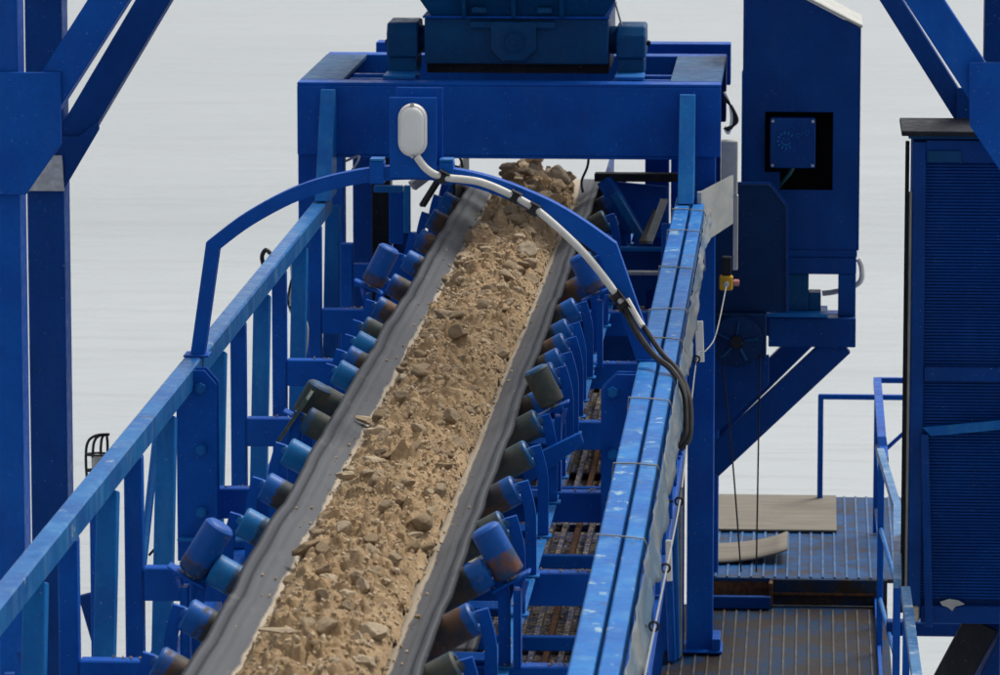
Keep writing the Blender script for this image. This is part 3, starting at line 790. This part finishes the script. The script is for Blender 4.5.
# skirt and chute pieces at the feed end
Sk = thing('feed_chute', 'blue and dark steel chute plates beside the far end of the belt', 'chute', (-1.3, 37, -.4))
box('top_bar', (-1.58, -.95), (36.5, 36.62), (.13, .19), BLACKSTEEL, Sk)
prism('side_plate', [(-1.52, .12), (-1.22, -.30), (-1.05, -.30), (-1.05, .08)], 'y', 36.66, 36.68, BLUE, Sk)
bar('slant_tube', (-1.50, 36.5, .14), (-1.28, 36.4, -.22), .09, .09, BLUE, Sk)
bar('slant_tube', (-1.42, 36.4, .05), (-1.22, 36.3, -.26), .05, .05, BLUE_LT, Sk)
bar('rubber_strip', (-1.06, 36.3, .02), (-1.16, 35.9, -.24), .05, .02, GREY_PL, Sk)
bar('timber_strip', (-1.11, 36.3, -.06), (-1.20, 35.9, -.24), .05, .02, PLY, Sk)
box('tie_bar', (-1.40, -.95), (35.85, 35.91), (-.30, -.27), BLUE_LT, Sk)
box('tie_bar', (-1.40, -.95), (35.0, 35.06), (-.36, -.33), STEEL, Sk)
box('dark_web', (-1.40, -.93), (36.0, 36.02), (-.6, -.305), BLUE_DK, Sk)
for sx in (-1, 1):
    bar('skirt_board', (XC + sx * .56, 36.8, .02), (XC + sx * .56, 38.3, .06), .02, .2, BLACKSTEEL if sx < 0 else BLUE_DK, Sk)
box('back_plate', (-2.95, -.93), (38.45, 38.48), (-1.7, -.42), BLUE_DK, Sk)
bar('plank', (-1.45, 38.3, -1.12), (-.96, 38.3, -1.10), .03, .13, PLY, Sk)
Sl = thing('feed_side_frame', 'small dark and light blue steel pieces left of the far end of the belt', 'frame', (-3, 37, -.6))
bar('leaning_plate', (-2.78, 35.6, .05), (-2.60, 35.9, .34), .05, .03, BLACKSTEEL, Sl)
box('box_frame', (-2.98, -2.93), (36.4, 36.46), (-.25, .10), BLUE_LT, Sl)
box('box_frame', (-3.2, -2.985), (36.4, 36.46), (.05, .10), BLUE_LT, Sl)
box('panel', (-3.1, -2.99), (36.55, 36.6), (-.35, .04), BLUE, Sl)
box('dark_post', (-3.26, -3.12), (36.9, 37.05), (-1.3, .5), BLACKSTEEL, Sl)
box('dark_web', (-3.11, -2.7), (37.0, 37.05), (-.6, -.32), BLUE_DK, Sl)
bar('pipe', (-2.95, 36.8, .05), (-2.72, 36.9, .22), .07, .07, STEEL, Sl)

# ------------------------------------------------------------------ drive tower and bracket right of the portal
Tw = thing('drive_tower', 'tall navy blue sheet metal casing with slanted top behind the portal', 'casing', (-.06, 36.5, -.35))
outer = [(-.475, -.325), (.348, -.325), (.345, 1.29), (-.06, 1.505), (-.475, 1.505)]
# front sheet built around the opening
bm = bmesh.new()
for x, z in (((-.475, -.326), (-.325, 1.505)), ):
    a_box(bm, (-.475, -.327), (36.2, 36.215), (-.325, 1.73), 0)
a_box(bm, (-.327, .167), (36.2, 36.215), (-.325, .115), 0)
a_box(bm, (.167, .348), (36.2, 36.215), (-.325, 1.30), 0)
a_prism(bm, [(-.327, .685), (.167, .685), (.167, 1.395), (-.327, 1.65)], 'y', 36.2, 36.215, 0)
a_prism(bm, [(.167, 1.30), (.348, 1.30), (.167, 1.395)], 'y', 36.2, 36.215, 0)
a_box(bm, (-.327, -.216), (36.2, 36.215), (.115, .245), 0)
put('front_sheet', bm, BLUE_DK, Tw)
box('side_sheet', (-.490, -.4755), (36.2, 37.1), (-.325, 1.73), BLUE_DK, Tw, .002)
box('side_sheet', (.3485, .362), (36.2, 37.1), (-.325, 1.29), BLUE_DK, Tw, .002)
bar('roof_sheet', (-.34, 36.65, 1.672), (.372, 36.65, 1.306), .93, .022, GREY_PL, Tw)
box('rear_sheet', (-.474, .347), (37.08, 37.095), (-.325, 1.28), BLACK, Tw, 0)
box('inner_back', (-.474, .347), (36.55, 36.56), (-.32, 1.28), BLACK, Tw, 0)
box('bottom_flange', (-.30, .35), (36.18, 37.1), (-.375, -.3265), BLUE_DK, Tw)
box('corner_strip', (-.497, -.4905), (36.15, 36.28), (.15, .98), BLUE_LT, Tw, .002)
J = thing('junction_box', 'square blue junction box with raised sun emblem inside the casing opening', 'junction box', (-.125, 36.1, .29))
bm = bmesh.new(); a_box(bm, (-.285, .035), (36.12, 36.3), (.29, .642), .008); put('housing', bm, BLUE_DK, J)
bm = bmesh.new(); a_box(bm, (-.289, .039), (36.10, 36.1195), (.286, .646), .006); lid = put('lid', bm, BLUE_DK, J)
for x in (-.27, .02):
    for z in (.305, .627): cyl('screw', (x, 36.102, z), (x, 36.094, z), .011, STEEL, lid, 8, bev=.002)
bm = bmesh.new(); ecx, ecz = -.175, .487
for k in range(10):
    a = R(40 + k * 29)
    p0 = Vector((ecx + .046 * math.cos(a), 36.097, ecz + .046 * math.sin(a))); p1 = Vector((ecx + .066 * math.cos(a), 36.097, ecz + .066 * math.sin(a)))
    a_bar(bm, p0, p1, .012, .008, up=(0, 1, 0), bev=0)
a_tube(bm, [(ecx + .034 * math.cos(R(a)), 36.098, ecz + .034 * math.sin(R(a))) for a in range(190, 345, 15)], .005, 6)
for dx in (-.014, .016): a_cyl(bm, (ecx + dx, 36.10, ecz + .012), (ecx + dx, 36.093, ecz + .012), .006, 8, bev=0)
put('emblem', bm, BLUE_LT, lid)
fc = bpy.data.curves.new('lettering', 'FONT'); fc.body = 'oro'; fc.size = .075; fc.extrude = .003; fc.shear = .3; fc.offset = -.001
tmp = bpy.data.objects.new('lettering_outline', fc); COL.objects.link(tmp)
lme = bpy.data.meshes.new_from_object(tmp.evaluated_get(bpy.context.evaluated_depsgraph_get())); bpy.data.objects.remove(tmp)
lo_ = bpy.data.objects.new('lettering', lme); COL.objects.link(lo_); lme.materials.clear(); lme.materials.append(BLUE_LT)
lo_.parent = lid; lo_.location = Vector((-.108, 36.097, .500)) - org(lid); lo_.rotation_euler = (R(90), R(-17), 0)
tag(tube('junction_cable', spline([(-.12, 36.2, .292), (-.14, 36.22, .24), (-.17, 36.25, .2), (-.22, 36.3, .13)], 5), .015, simple('teal_cable', (.02, .14, .16), (.05, .10, .12), 20), None, 8), 'thin cable below the junction box inside the opening', 'cable')

Bk = thing('drive_bracket', 'blue cantilever bracket with diagonal brace carrying the drive casing', 'bracket', (0, 36.3, -1.85))
box('upper_beam', (-.29, .345), (36.18, 36.30), (-.50, -.378), BLUE_DK, Bk)
box('lower_beam', (-.29, .345), (36.10, 36.30), (-1.025, -.81), BLUE_DK, Bk)
box('outer_post', (.215, .343), (36.182, 36.30), (-.8095, -.5005), BLUE_DK, Bk)
box('shelf', (-.42, .14), (36.05, 36.5), (-.80, -.775), BLUE_LT, Bk, .003)
box('motor_block', (-.28, .0), (36.2, 36.5), (-.7745, -.5), BLUE_TEAL, Bk)
box('gear_block', (.0, .09), (36.22, 36.4), (-.7745, -.64), BLUE_TEAL, Bk)
bar('diagonal_brace', (.24, 36.2, -1.0), (-.72, 36.2, -1.93), .1, .20, BLUE_DK, Bk, up=(0, 0, 1))
bar('diagonal_brace', (.02, 36.7, -1.0), (-.72, 36.7, -1.75), .1, .16, BLUE_DK, Bk)
box('rear_beam', (-.66, .345), (36.6, 36.8), (-1.02, -.85), BLUE_DK, Bk)
prism('gusset', [(-.72, -1.03), (-.28, -1.03), (-.28, -1.24), (-.72, -1.66)], 'y', 35.72, 35.76, BLUE_DK, Bk)
Gd = thing('drive_guard', 'dark navy chamfered belt guard beside the portal leg', 'guard', (-.35, 35.6, -.7))
prism('cover', [(-.68, .225), (-.285, .225), (-.165, .07), (-.155, -.70), (-.68, -.70)], 'y', 35.6, 35.75, BLUE_INK, Gd, .006)
prism('cover_rim', [(-.60, .24), (-.28, .24), (-.15, .075), (-.14, -.705), (-.155, -.705), (-.165, .07), (-.285, .225), (-.60, .225)], 'y', 35.585, 35.60, BLUE_DK, Gd, 0)
box('lower_block', (-.70, -.30), (35.5, 35.74), (-1.02, -.7005), BLUE_INK, Gd)
Pw = thing('drive_pulley', 'dark grooved drive wheel below the navy guard', 'pulley', (-.51, 35.45, -.885))
bm = bmesh.new()
for y0, y1, r in ((35.38, 35.41, .185), (35.411, 35.45, .165), (35.451, 35.48, .185)): a_cyl(bm, (-.51, y0, -.885), (-.51, y1, -.885), r, 32, bev=.006)
put('rim', bm, BLUE_INK, Pw, True)
cyl('hub', (-.51, 35.34, -.885), (-.51, 35.379, -.885), .05, BLACKSTEEL, Pw, 16)
for k in range(5):
    a = R(72 * k + 10); bar('spoke', (-.51 + .05 * math.cos(a), 35.372, -.885 + .05 * math.sin(a)), (-.51 + .15 * math.cos(a), 35.372, -.885 + .15 * math.sin(a)), .02, .014, BLUE_TEAL, Pw, up=(0, 1, 0))
for k, (x0, z0, x1, z1) in enumerate(((-.345, -.98, -.36, -2.6), (-.62, -1.0, -.47, -2.6))):
    tag(tube('hanging_rope', spline([(x0, 35.5, z0), (x0 + (x1 - x0) * .4 + .02 * k, 35.52, z0 + (z1 - z0) * .45), (x1, 35.6, z1)], 6), .006, BLACKSTEEL, None, 6),
        ['straight thin dark wire rope hanging from the drive wheel to the walkway', 'slack dark wire rope hanging slantwise beside the portal leg'][k], 'rope')
tag(tube('white_hose', spline([(.36, 36.3, -.40), (.385, 36.3, -.46), (.38, 36.3, -.56), (.30, 36.35, -.62), (.18, 36.4, -.66), (.10, 36.4, -.67)], 6), .02, CONDUIT, None, 8), 'white hose looping around the outer post of the drive bracket', 'hose')

# grey plates, emergency switch and pull cord on the right rail
Gp = thing('grey_plate', 'weathered grey plate fixed at the far end of the right top chord', 'plate', (-.65, 34.4, 0))
bm = bmesh.new()
q = [(-.757, 34.30, .323), (-.55, 34.62, .400), (-.55, 34.62, .06), (-.725, 34.30, -.02)]
v = [bm.verts.new(p) for p in q] + [bm.verts.new((p[0] + .02, p[1] + .03, p[2])) for p in q]
for f in ((0, 1, 2, 3), (7, 6, 5, 4), (0, 4, 5, 1), (1, 5, 6, 2), (2, 6, 7, 3), (3, 7, 4, 0)): bm.faces.new([v[i] for i in f])
put('plate', bm, GREY_PL, Gp)
box('edge_channel', (-.775, -.742), (34.26, 34.32), (-.02, .325), STEEL, Gp, .003)
tag(box('cable_duct', (-.62, -.505), (34.85, 34.98), (.235, .615), GREY_PL, None, .006, origin=(-.56, 34.9, .23)), 'narrow grey cable duct standing on the right side of the portal leg', 'duct')
tag(box('cable_duct', (-.535, -.50), (34.88, 34.96), (-.30, .23), GREY_PL, None, .004, origin=(-.51, 34.9, -.3)), 'thin grey duct running down from the grey box to the yellow switch', 'duct')
for k in range(3):
    tag(tube('cable_loop', spline([(-.60, 34.95, .95 - .03 * k), (-.56, 34.95, .86), (-.55 + .02 * k, 34.95, .75), (-.57, 34.95, .66 + .02 * k), (-.60, 34.95, .70)], 5), .011, RUBBER if k else WHITE, None, 6),
        ['pale cable looping above the grey duct beside the portal', 'inner black cable loop above the grey duct', 'outer black cable loop above the grey duct'][k], 'cable')
Sw = thing('pull_switch', 'yellow emergency pull cord switch with red knob beside the portal leg', 'switch', (-.565, 34.4, -.4))
box('body', (-.618, -.525), (34.38, 34.46), (-.375, -.275), YELLOW, Sw, .01)
box('cap', (-.605, -.535), (34.39, 34.45), (-.27, -.14), BLACKSTEEL, Sw, .008)
cyl('knob', (-.524, 34.42, -.325), (-.48, 34.42, -.325), .024, RED, Sw, 12)
cyl('stem', (-.57, 34.38, -.33), (-.57, 34.34, -.33), .02, STEEL, Sw, 10)
Pc = thing('emergency_rope', 'white pull cord running along the outside of the right rail', 'cord', (-.62, 30, -.2))
tube('rope', spline([(-.57, 34.34, -.34), (-.60, 33.6, -.46), (-.625, 32.9, -.50), (-.635, 30.6, -.23), (-.64, 28.57, .037), (-.64, 26.6, -.06), (-.64, 24.92, -.133), (-.64, 22, .0), (-.64, 19.6, .12), (-.64, 18, .15)], 6), .0042, ROPE, Pc, 6)
for y, z in ((28.57, .03), (24.92, -.14), (22.6, -.03), (20.9, .05), (26.7, -.06)):
    bm = bmesh.new(); a_tube(bm, [(-.645 + .02 * math.cos(a), y, z + .02 * math.sin(a)) for a in np.linspace(0, 6.28, 13)[:-1]], .006, 6, closed=True)
    rg = put('eye_ring', bm, BLACKSTEEL, Pc, True)
    bar('eye_bolt', (-.725, y, z), (-.675, y, z), .012, .012, BLACKSTEEL, rg, bev=0)
# hanging plastic sheet and ties
bm = bmesh.new(); ny = 150; nz = 7; g = []
for i in range(ny + 1):
    y = 17.6 + 16.6 * i / ny
    drop = .17 + .08 * noise.noise((y * .9, 1, 0)) + .05 * noise.noise((y * 3.1, 4, 0)) + (.05 if 20 < y < 27 else 0)
    drop *= 1 if y < 26 else max(.35, 1 - (y - 26) * .12)
    g.append([bm.verts.new((-.700 + .030 * (k / nz) * (1 + noise.noise((y * 1.6, k * .4, 2))) + .012 * noise.noise((y * 4, k * .9, 5)), y, .238 - drop * k / nz)) for k in range(nz + 1)])
for a, b in zip(g, g[1:]):
    for k in range(nz): bm.faces.new((a[k], a[k + 1], b[k + 1], b[k]))
sh = put('plastic_sheet', bm, SHEET, None, True, origin=(-.7, 18, 0)); sh.modifiers.new('thickness', 'SOLIDIFY').thickness = .003
tag(sh, 'dirty grey plastic sheet hanging along the outside of the right rail', 'sheet')
tie_names = ['nearest', 'second', 'third', 'fourth', 'fifth', 'sixth', 'seventh', 'eighth', 'ninth']
for k, y in enumerate((21.9, 23.75, 25.75, 27.9, 29.0, 30.9, 32.7, 33.85)):
    sl = random.uniform(-.05, .05)
    pts = [(-.932, y, .257), (-.83, y + sl, .258), (-.72, y + sl * 1.5, .250), (-.690, y + sl, .18), (-.685, y, random.uniform(-.02, .06)), (-.72, y, .09), (-.83, y, .09), (-.934, y, .09), (-.936, y, .2)]
    tag(tube('rail_tie', pts, .0042, TWINE if k % 2 else ROPE, None, 6, closed=True), '%s twine tie around the right rail and sheet, counted from the bottom' % tie_names[k], 'twine', 'twine ties on the right rail')
tag(bar('plastic_tag', (-.655, 29.7, .09), (-.645, 29.7, -.16), .05, .012, WHITE, None, up=(0, 1, 0), bev=.004, origin=(-.65, 29.7, -.16)), 'white plastic strip hanging outside the right rail near the portal leg', 'tag')
tag(bar('plastic_tag', (-.655, 23.4, -.05), (-.65, 23.4, -.25), .03, .012, WHITE, None, up=(0, 1, 0), bev=.004, origin=(-.65, 23.4, -.25)), 'white plastic strip hanging outside the right rail in the lower part', 'tag')

# ------------------------------------------------------------------ walkway at the right
RIB_BLUE = simple('rubbed_blue_rib', (.05, .14, .30), (.02, .06, .16), 9, .5, .1)
RIB_MUD = simple('rubbed_muddy_rib', (.095, .092, .09), (.04, .032, .026), 5, .5, .1)
Wk = thing('walkway', 'stepped walkway of worn blue ribbed plates with muddy lower tread', 'walkway', (0, 37, -3))
box('upper_plate', (-.80, 1.1), (36.40, 39.8), (-2.83, -2.80), DECK, Wk, .004)
box('lower_plate', (-1.0, .60), (32.0, 36.38), (-3.03, -3.0), DECK_MUD, Wk, .004)
box('riser', (-.27, .60), (36.37, 36.3995), (-2.999, -2.803), DECK_MUD, Wk, .003)
box('step_lip', (-.245, .50), (36.345, 36.3695), (-2.92, -2.90), RUSTY, Wk, .003)
for k in range(21):
    x = -.77 + k * .0885
    box('rib', (x, x + .018), (36.41, 39.79), (-2.80, -2.790), RIB_BLUE, Wk, .003)
for k in range(17):
    x = -.96 + k * .0885
    box('rib', (x, x + .016), (32.0, 36.2), (-3.0, -2.991), RIB_MUD, Wk, .003)
box('pit_back', (-.72, -.272), (36.398, 36.42), (-3.3, -2.831), RUSTY, Wk, .003)
box('pit_frame', (-.72, -.26), (36.18, 36.24), (-2.992, -2.90), BLUE_DK, Wk)
box('pit_side', (-.272, -.245), (36.241, 36.369), (-2.99, -2.81), RUSTY, Wk, .003)
box('edge_angle', (.505, .53), (32, 36.38), (-2.9995, -2.93), BLUE, Wk, .003)
box('beam', (-.9, 1.1), (39.6, 39.78), (-3.1, -2.8305), BLUE, Wk)
box('beam', (-1.0, .5), (34.6, 34.78), (-3.3, -3.0305), BLUE, Wk)
bmp = bmesh.new(); a_box(bmp, (-.80, .235), (38.2, 39.72), (-2.789, -2.772), .003)
tag(put('plywood_sheet', bmp, PLY, None, origin=(-.3, 39, -2.79)), 'large weathered plywood sheet lying at the far end of the walkway', 'plywood')
bm = bmesh.new(); g = []
for i in range(9):
    x = -.80 + .66 * i / 8; zz = -2.785 + .09 * (i / 8) ** 3
    g.append([bm.verts.new((x, 36.85 + .10 * i / 8 + (.75 - .05 * i / 8) * k / 4, zz + .006 * noise.noise((i * .6, k * .7, 0)))) for k in range(5)])
for a, b in zip(g, g[1:]):
    for k in range(4): bm.faces.new((a[k], a[k + 1], b[k + 1], b[k]))
ps = put('plywood_sheet', bm, PLY, None, True, origin=(-.5, 37, -2.79)); ps.modifiers.new('thickness', 'SOLIDIFY').thickness = .014
tag(ps, 'smaller curled plywood offcut lying in front of the large sheet', 'plywood')
# railing along the walkway, nearer part rising
RAIL_WORN = paint('pale_worn_blue', (.02, .13, .34), (.10, .24, .44), rough=.45, wear=.60, chip=(.36, .43, .50), dust=.8, dustcol=(.32, .42, .52), chipsize=7, spec=.3)
Ra = thing('walkway_railing', 'pale rubbed blue railing along the right side of the walkway', 'railing', (.55, 34, -3))
tube('top_rail', [(.535, 38.25, -1.6), (.535, 35.5, -1.6), (.545, 35.45, -1.66), (.545, 34.95, -1.66)], 0, BLUE, Ra, square=(.022, .03), up=(1, 0, 0))
tube('top_rail', [(.515, 34.85, -1.58), (.60, 32.75, -1.60), (.56, 30.2, -1.60)], 0, RAIL_WORN, Ra, square=(.025, .028), up=(0, 0, 1))
tube('top_rail', [(.605, 29.95, -1.60), (.625, 27.4, -1.60), (.63, 25.5, -1.60)], 0, RAIL_WORN, Ra, square=(.028, .035), up=(0, 0, 1))
for x, y, z in ((.535, 38.2, -2.79), (.535, 35.6, -3.2), (.52, 34.7, -3.2), (.60, 32.7, -3.2), (.56, 30.3, -3.2), (.61, 29.8, -3.2), (.625, 27.5, -3.2)):
    box('post', (x - .022, x + .022), (y - .022, y + .022), (z, -1.632), BLUE, Ra, .004)
for z in (-2.1, -2.6):
    tube('mid_rail', [(.535, 38.2, z), (.535, 35.6, z), (.52, 34.7, z), (.60, 32.7, z), (.56, 30.3, z)], .016, BLUE_LT, Ra, 8)
tube('mid_rail', [(.535, 38.2, -2.2), (.80, 38.2, -1.95)], .016, BLUE, Ra, 8)
tube('end_rail', [(.535, 38.25, -1.6), (1.2, 38.25, -1.6)], 0, BLUE, Ra, square=(.02, .025), up=(0, 1, 0))
Rr = thing('rear_railing', 'thin blue railing across the far end of the walkway', 'railing', (.5, 39.6, -2.8))
tube('top_rail', [(.09, 39.6, -1.95), (1.4, 39.6, -1.95)], 0, BLUE, Rr, square=(.02, .022), up=(0, 1, 0))
for x in (.105, 1.3): box('post', (x - .022, x + .022), (39.58, 39.62), (-2.80, -1.935), BLUE, Rr, .003)
tag(box('cross_pipe', (.55, 2.2), (33.5, 33.62), (-2.62, -2.52), BLUE_DK, None, .01, origin=(1.4, 33.5, -2.6)), 'dark blue beam crossing below the shutter cabinet', 'beam')

# ------------------------------------------------------------------ shutter cabinet at the right
Ca = thing('shutter_cabinet', 'tall navy cabinet with ribbed shutter front at the right edge', 'cabinet', (1.261, 30.458, -1.8565))
box('shell', (0.6402, 2.037), (31.0982, 31.7384), (-2.002, 1.0535), BLUE_DK, Ca)
box('roof_edge', (0.5674, 2.0855), (30.9721, 31.7772), (1.0748, 1.1068), BLACKSTEEL, Ca)
box('roof_edge', (0.6111, 2.0564), (31.0109, 31.7578), (1.055, 1.0744), BLUE_TEAL, Ca, .003)
box('seal', (0.5936, 0.6189), (31.04, 31.0885), (-1.9535, 1.0341), BLACK, Ca, .003)
box('jamb_strip', (0.6198, 0.6392), (31.0594, 31.1079), (-1.808, 0.714), GREY_PL, Ca, .003)
box('jamb', (0.6412, 0.7227), (31.0303, 31.0933), (-1.9923, 1.0341), BLUE_DK, Ca)
box('head_rail', (0.7231, 2.037), (31.0352, 31.0933), (0.908, 1.0438), BLUE_DK, Ca, .003)
box('name_plate', (0.7323, 0.9409), (31.0206, 31.0342), (0.908, 0.9808), BLUE_TEAL, Ca, .003)
bm = bmesh.new(); z = -1.866; k = 0
while z < .90:                                # shutter slats, about 20 mm pitch
    a_prism(bm, [(31.069, z), (31.0605, z + .004), (31.0605, z + .014), (31.069, z + .0182)], 'x', .7246, 2.027, 0); z += .02; k += 1
so = put('shutter_slats', bm, BLUE_DK, Ca); so['kind'] = 'stuff'
box('mid_rail', (0.7275, 2.0273), (31.0303, 31.0507), (-0.4694, -0.3821), BLUE_DK, Ca, .003)
box('bottom_rail', (0.7231, 2.037), (31.0303, 31.0982), (-2.0165, -1.905), BLUE_DK, Ca)
pl = [(.718, -.760), (1.843, -.644), (1.843, -.702), (.776, -.814)]
prism('flap_edge', pl, 'y', 30.9915, 31.0128, BLUE_LT, Ca, .002)
bar('flap_stile', (0.7323, 31.006, -0.804), (0.776, 31.006, -2.0311), .05, .03, BLUE_DK, Ca, up=(0, 1, 0))
cyl('hinge_block', (0.679, 31.0206, -2.002), (0.679, 31.0206, -1.905), .035, simple('cracked_cream_paint', (.55, .5, .4), (.3, .25, .2), 30), Ca, 8)
prism('paint_scar', [(.844, -1.876), (.902, -1.857), (.96, -1.866), (.999, -1.890), (.941, -1.905), (.9215, -1.934), (.892, -1.910), (.858, -1.90)], 'y', 31.0216, 31.0289, GREY_PL, Ca, 0)
bar('support_strut', (1.1155, 31.234, -2.0505), (0.6984, 31.234, -2.875), .22, .05, BLACKSTEEL, Ca, up=(0, -1, 0))
bar('support_strut', (1.455, 31.525, -2.0505), (0.97, 31.525, -3.069), .3, .3, BLUE_DK, Ca)
box('support_post', (1.649, 1.8915), (31.331, 31.5735), (-9, -2.0069), BLUE_DK, Ca)

# ------------------------------------------------------------------ gantry over the conveyor
Gt = thing('gantry', 'massive blue box section gantry with gusseted corners on both sides of the conveyor', 'gantry', (-1.8, 31, -9))
for y, zt in ((30.0, 0), (31.8, 1)):
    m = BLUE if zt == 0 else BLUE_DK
    # left column, right column, raking legs, top girder
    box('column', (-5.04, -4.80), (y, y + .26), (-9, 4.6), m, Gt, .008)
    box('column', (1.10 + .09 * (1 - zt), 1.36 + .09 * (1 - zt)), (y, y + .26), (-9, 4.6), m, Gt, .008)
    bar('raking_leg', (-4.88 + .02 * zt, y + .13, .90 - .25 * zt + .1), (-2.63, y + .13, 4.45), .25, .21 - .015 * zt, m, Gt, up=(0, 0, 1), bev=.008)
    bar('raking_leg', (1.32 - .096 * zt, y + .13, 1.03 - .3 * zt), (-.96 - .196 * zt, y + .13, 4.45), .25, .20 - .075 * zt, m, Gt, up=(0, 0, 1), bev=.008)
    box('top_girder', (-5.3, 1.7), (y - .02, y + .28), (4.45, 4.85), m, Gt, .01)
prism('gusset', [(-5.4, 1.536), (-4.535, 1.536), (-4.535, 1.10), (-4.755, .79), (-5.4, .79)], 'y', 29.955, 29.985, BLUE, Gt, .004)
prism('gusset', [(.945, 1.63), (1.8, 1.63), (1.8, .45), (1.50, .45), (.955, 1.25)], 'y', 29.955, 29.985, BLUE, Gt, .004)
prism('gusset', [(-5.06, .95), (-4.70, .95), (-4.568, 1.05), (-4.56, 1.0), (-4.80, .60), (-5.06, .60)], 'y', 31.765, 31.79, BLUE_DK, Gt, .004)
prism('gusset', [(1.42, 1.3), (.93, 1.3), (.93, 1.06), (1.08, .8), (1.42, .60)], 'y', 31.765, 31.79, BLUE_DK, Gt, .004)
prism('stiffener', [(-5.03, .60), (-4.79, .60), (-4.80, .83), (-4.90, .83)], 'y', 31.74, 31.763, STEEL, Gt, .003)  # light on the flange painted in as pale grey

# ------------------------------------------------------------------ small things at the left
Lp = thing('caged_lamp', 'small black wire caged lamp behind the left top chord', 'lamp', (-3.53, 24.4, .0))
for dx in (-.055, -.02, .02, .055):
    tube('cage_wire', spline([(-3.53 + dx, 24.4, .02), (-3.535 + dx, 24.4, .14), (-3.53 + dx * .9, 24.4, .22), (-3.51 + dx * .5, 24.4, .255), (-3.47, 24.4, .262)], 4), .007, RUBBER, Lp, 6)
for z in (.08, .16): tube('cage_ring', [(-3.53 + .058 * math.cos(a), 24.4 + .04 * math.sin(a), z) for a in np.linspace(0, 6.28, 13)[:-1]], .006, RUBBER, Lp, 6, closed=True)
cyl('glass', (-3.53, 24.4, .02), (-3.53, 24.4, .15), .03, GREY_PL, Lp, 12)
cyl('socket', (-3.53, 24.4, .019), (-3.47, 24.4, -.22), .05, BLACKSTEEL, Lp, 12, r2=.03)
Lr = thing('left_walkway_railing', 'thin blue posts and braces of a railing outside the left truss', 'railing', (-3.6, 25, -2))
for y in (21.6, 24.3, 27.0): box('post', (-3.56, -3.515), (y, y + .05), (-2.0, -.10 if y > 24 else -.35), BLUE, Lr, .003)
tube('brace', [(-3.54, 25.4, -1.4), (-3.50, 26.6, .1)], .022, BLUE_LT, Lr, 8)
tube('brace', [(-3.54, 23.3, -1.6), (-3.54, 22.0, -.3)], 0, BLUE, Lr, square=(.02, .04))
bar('stay', (-3.62, 20.2, -.55), (-3.46, 20.3, -1.15), .05, .09, BLUE, Lr)
bar('stay', (-3.60, 24.4, -.55), (-3.49, 24.4, -.95), .05, .07, BLUE_DK, Lr)
tube('lower_rail', [(-3.54, 18, -1.3), (-3.54, 34, -1.3)], .02, BLUE, Lr, 8)
tag(tube('eye_hook', [(-3.44 + .022 * math.cos(a), 26.2, -.57 + .022 * math.sin(a)) for a in np.linspace(0, 6.0, 12)] + [(-3.45, 26.2, -.62), (-3.52, 26.2, -.70)], .007, BLACKSTEEL, None, 6), 'small black eye hook beside the left splice post', 'hook')
tag(tube('wire_hook', spline([(-3.46, 31.4, .16), (-3.475, 31.4, .23), (-3.45, 31.4, .275), (-3.42, 31.4, .25)], 4), .014, RUBBER, None, 6), 'small black cable end curling over the left top chord', 'cable')
for k in range(5):
    pts = [(-3.45 + .015 * k, 32.9, .02 - .03 * k), (-3.44 + .02 * (k % 3), 32.9, -.12), (-3.46 + .03 * ((k * 2) % 3), 32.9, -.30), (-3.40 + .015 * k, 32.9, -.45), (-3.45 + .02 * k, 32.9, -.72)]
    tag(tube('hanging_cable', spline(pts, 5), .011, [WHITE, RUBBER, STEEL, RUBBER, CONDUIT][k], None, 6),
        ['white', 'thick black', 'grey steel', 'thin black', 'cream'][k] + ' cable hanging in the bundle on the left portal leg', 'cable', 'cable bundle on the left portal leg')
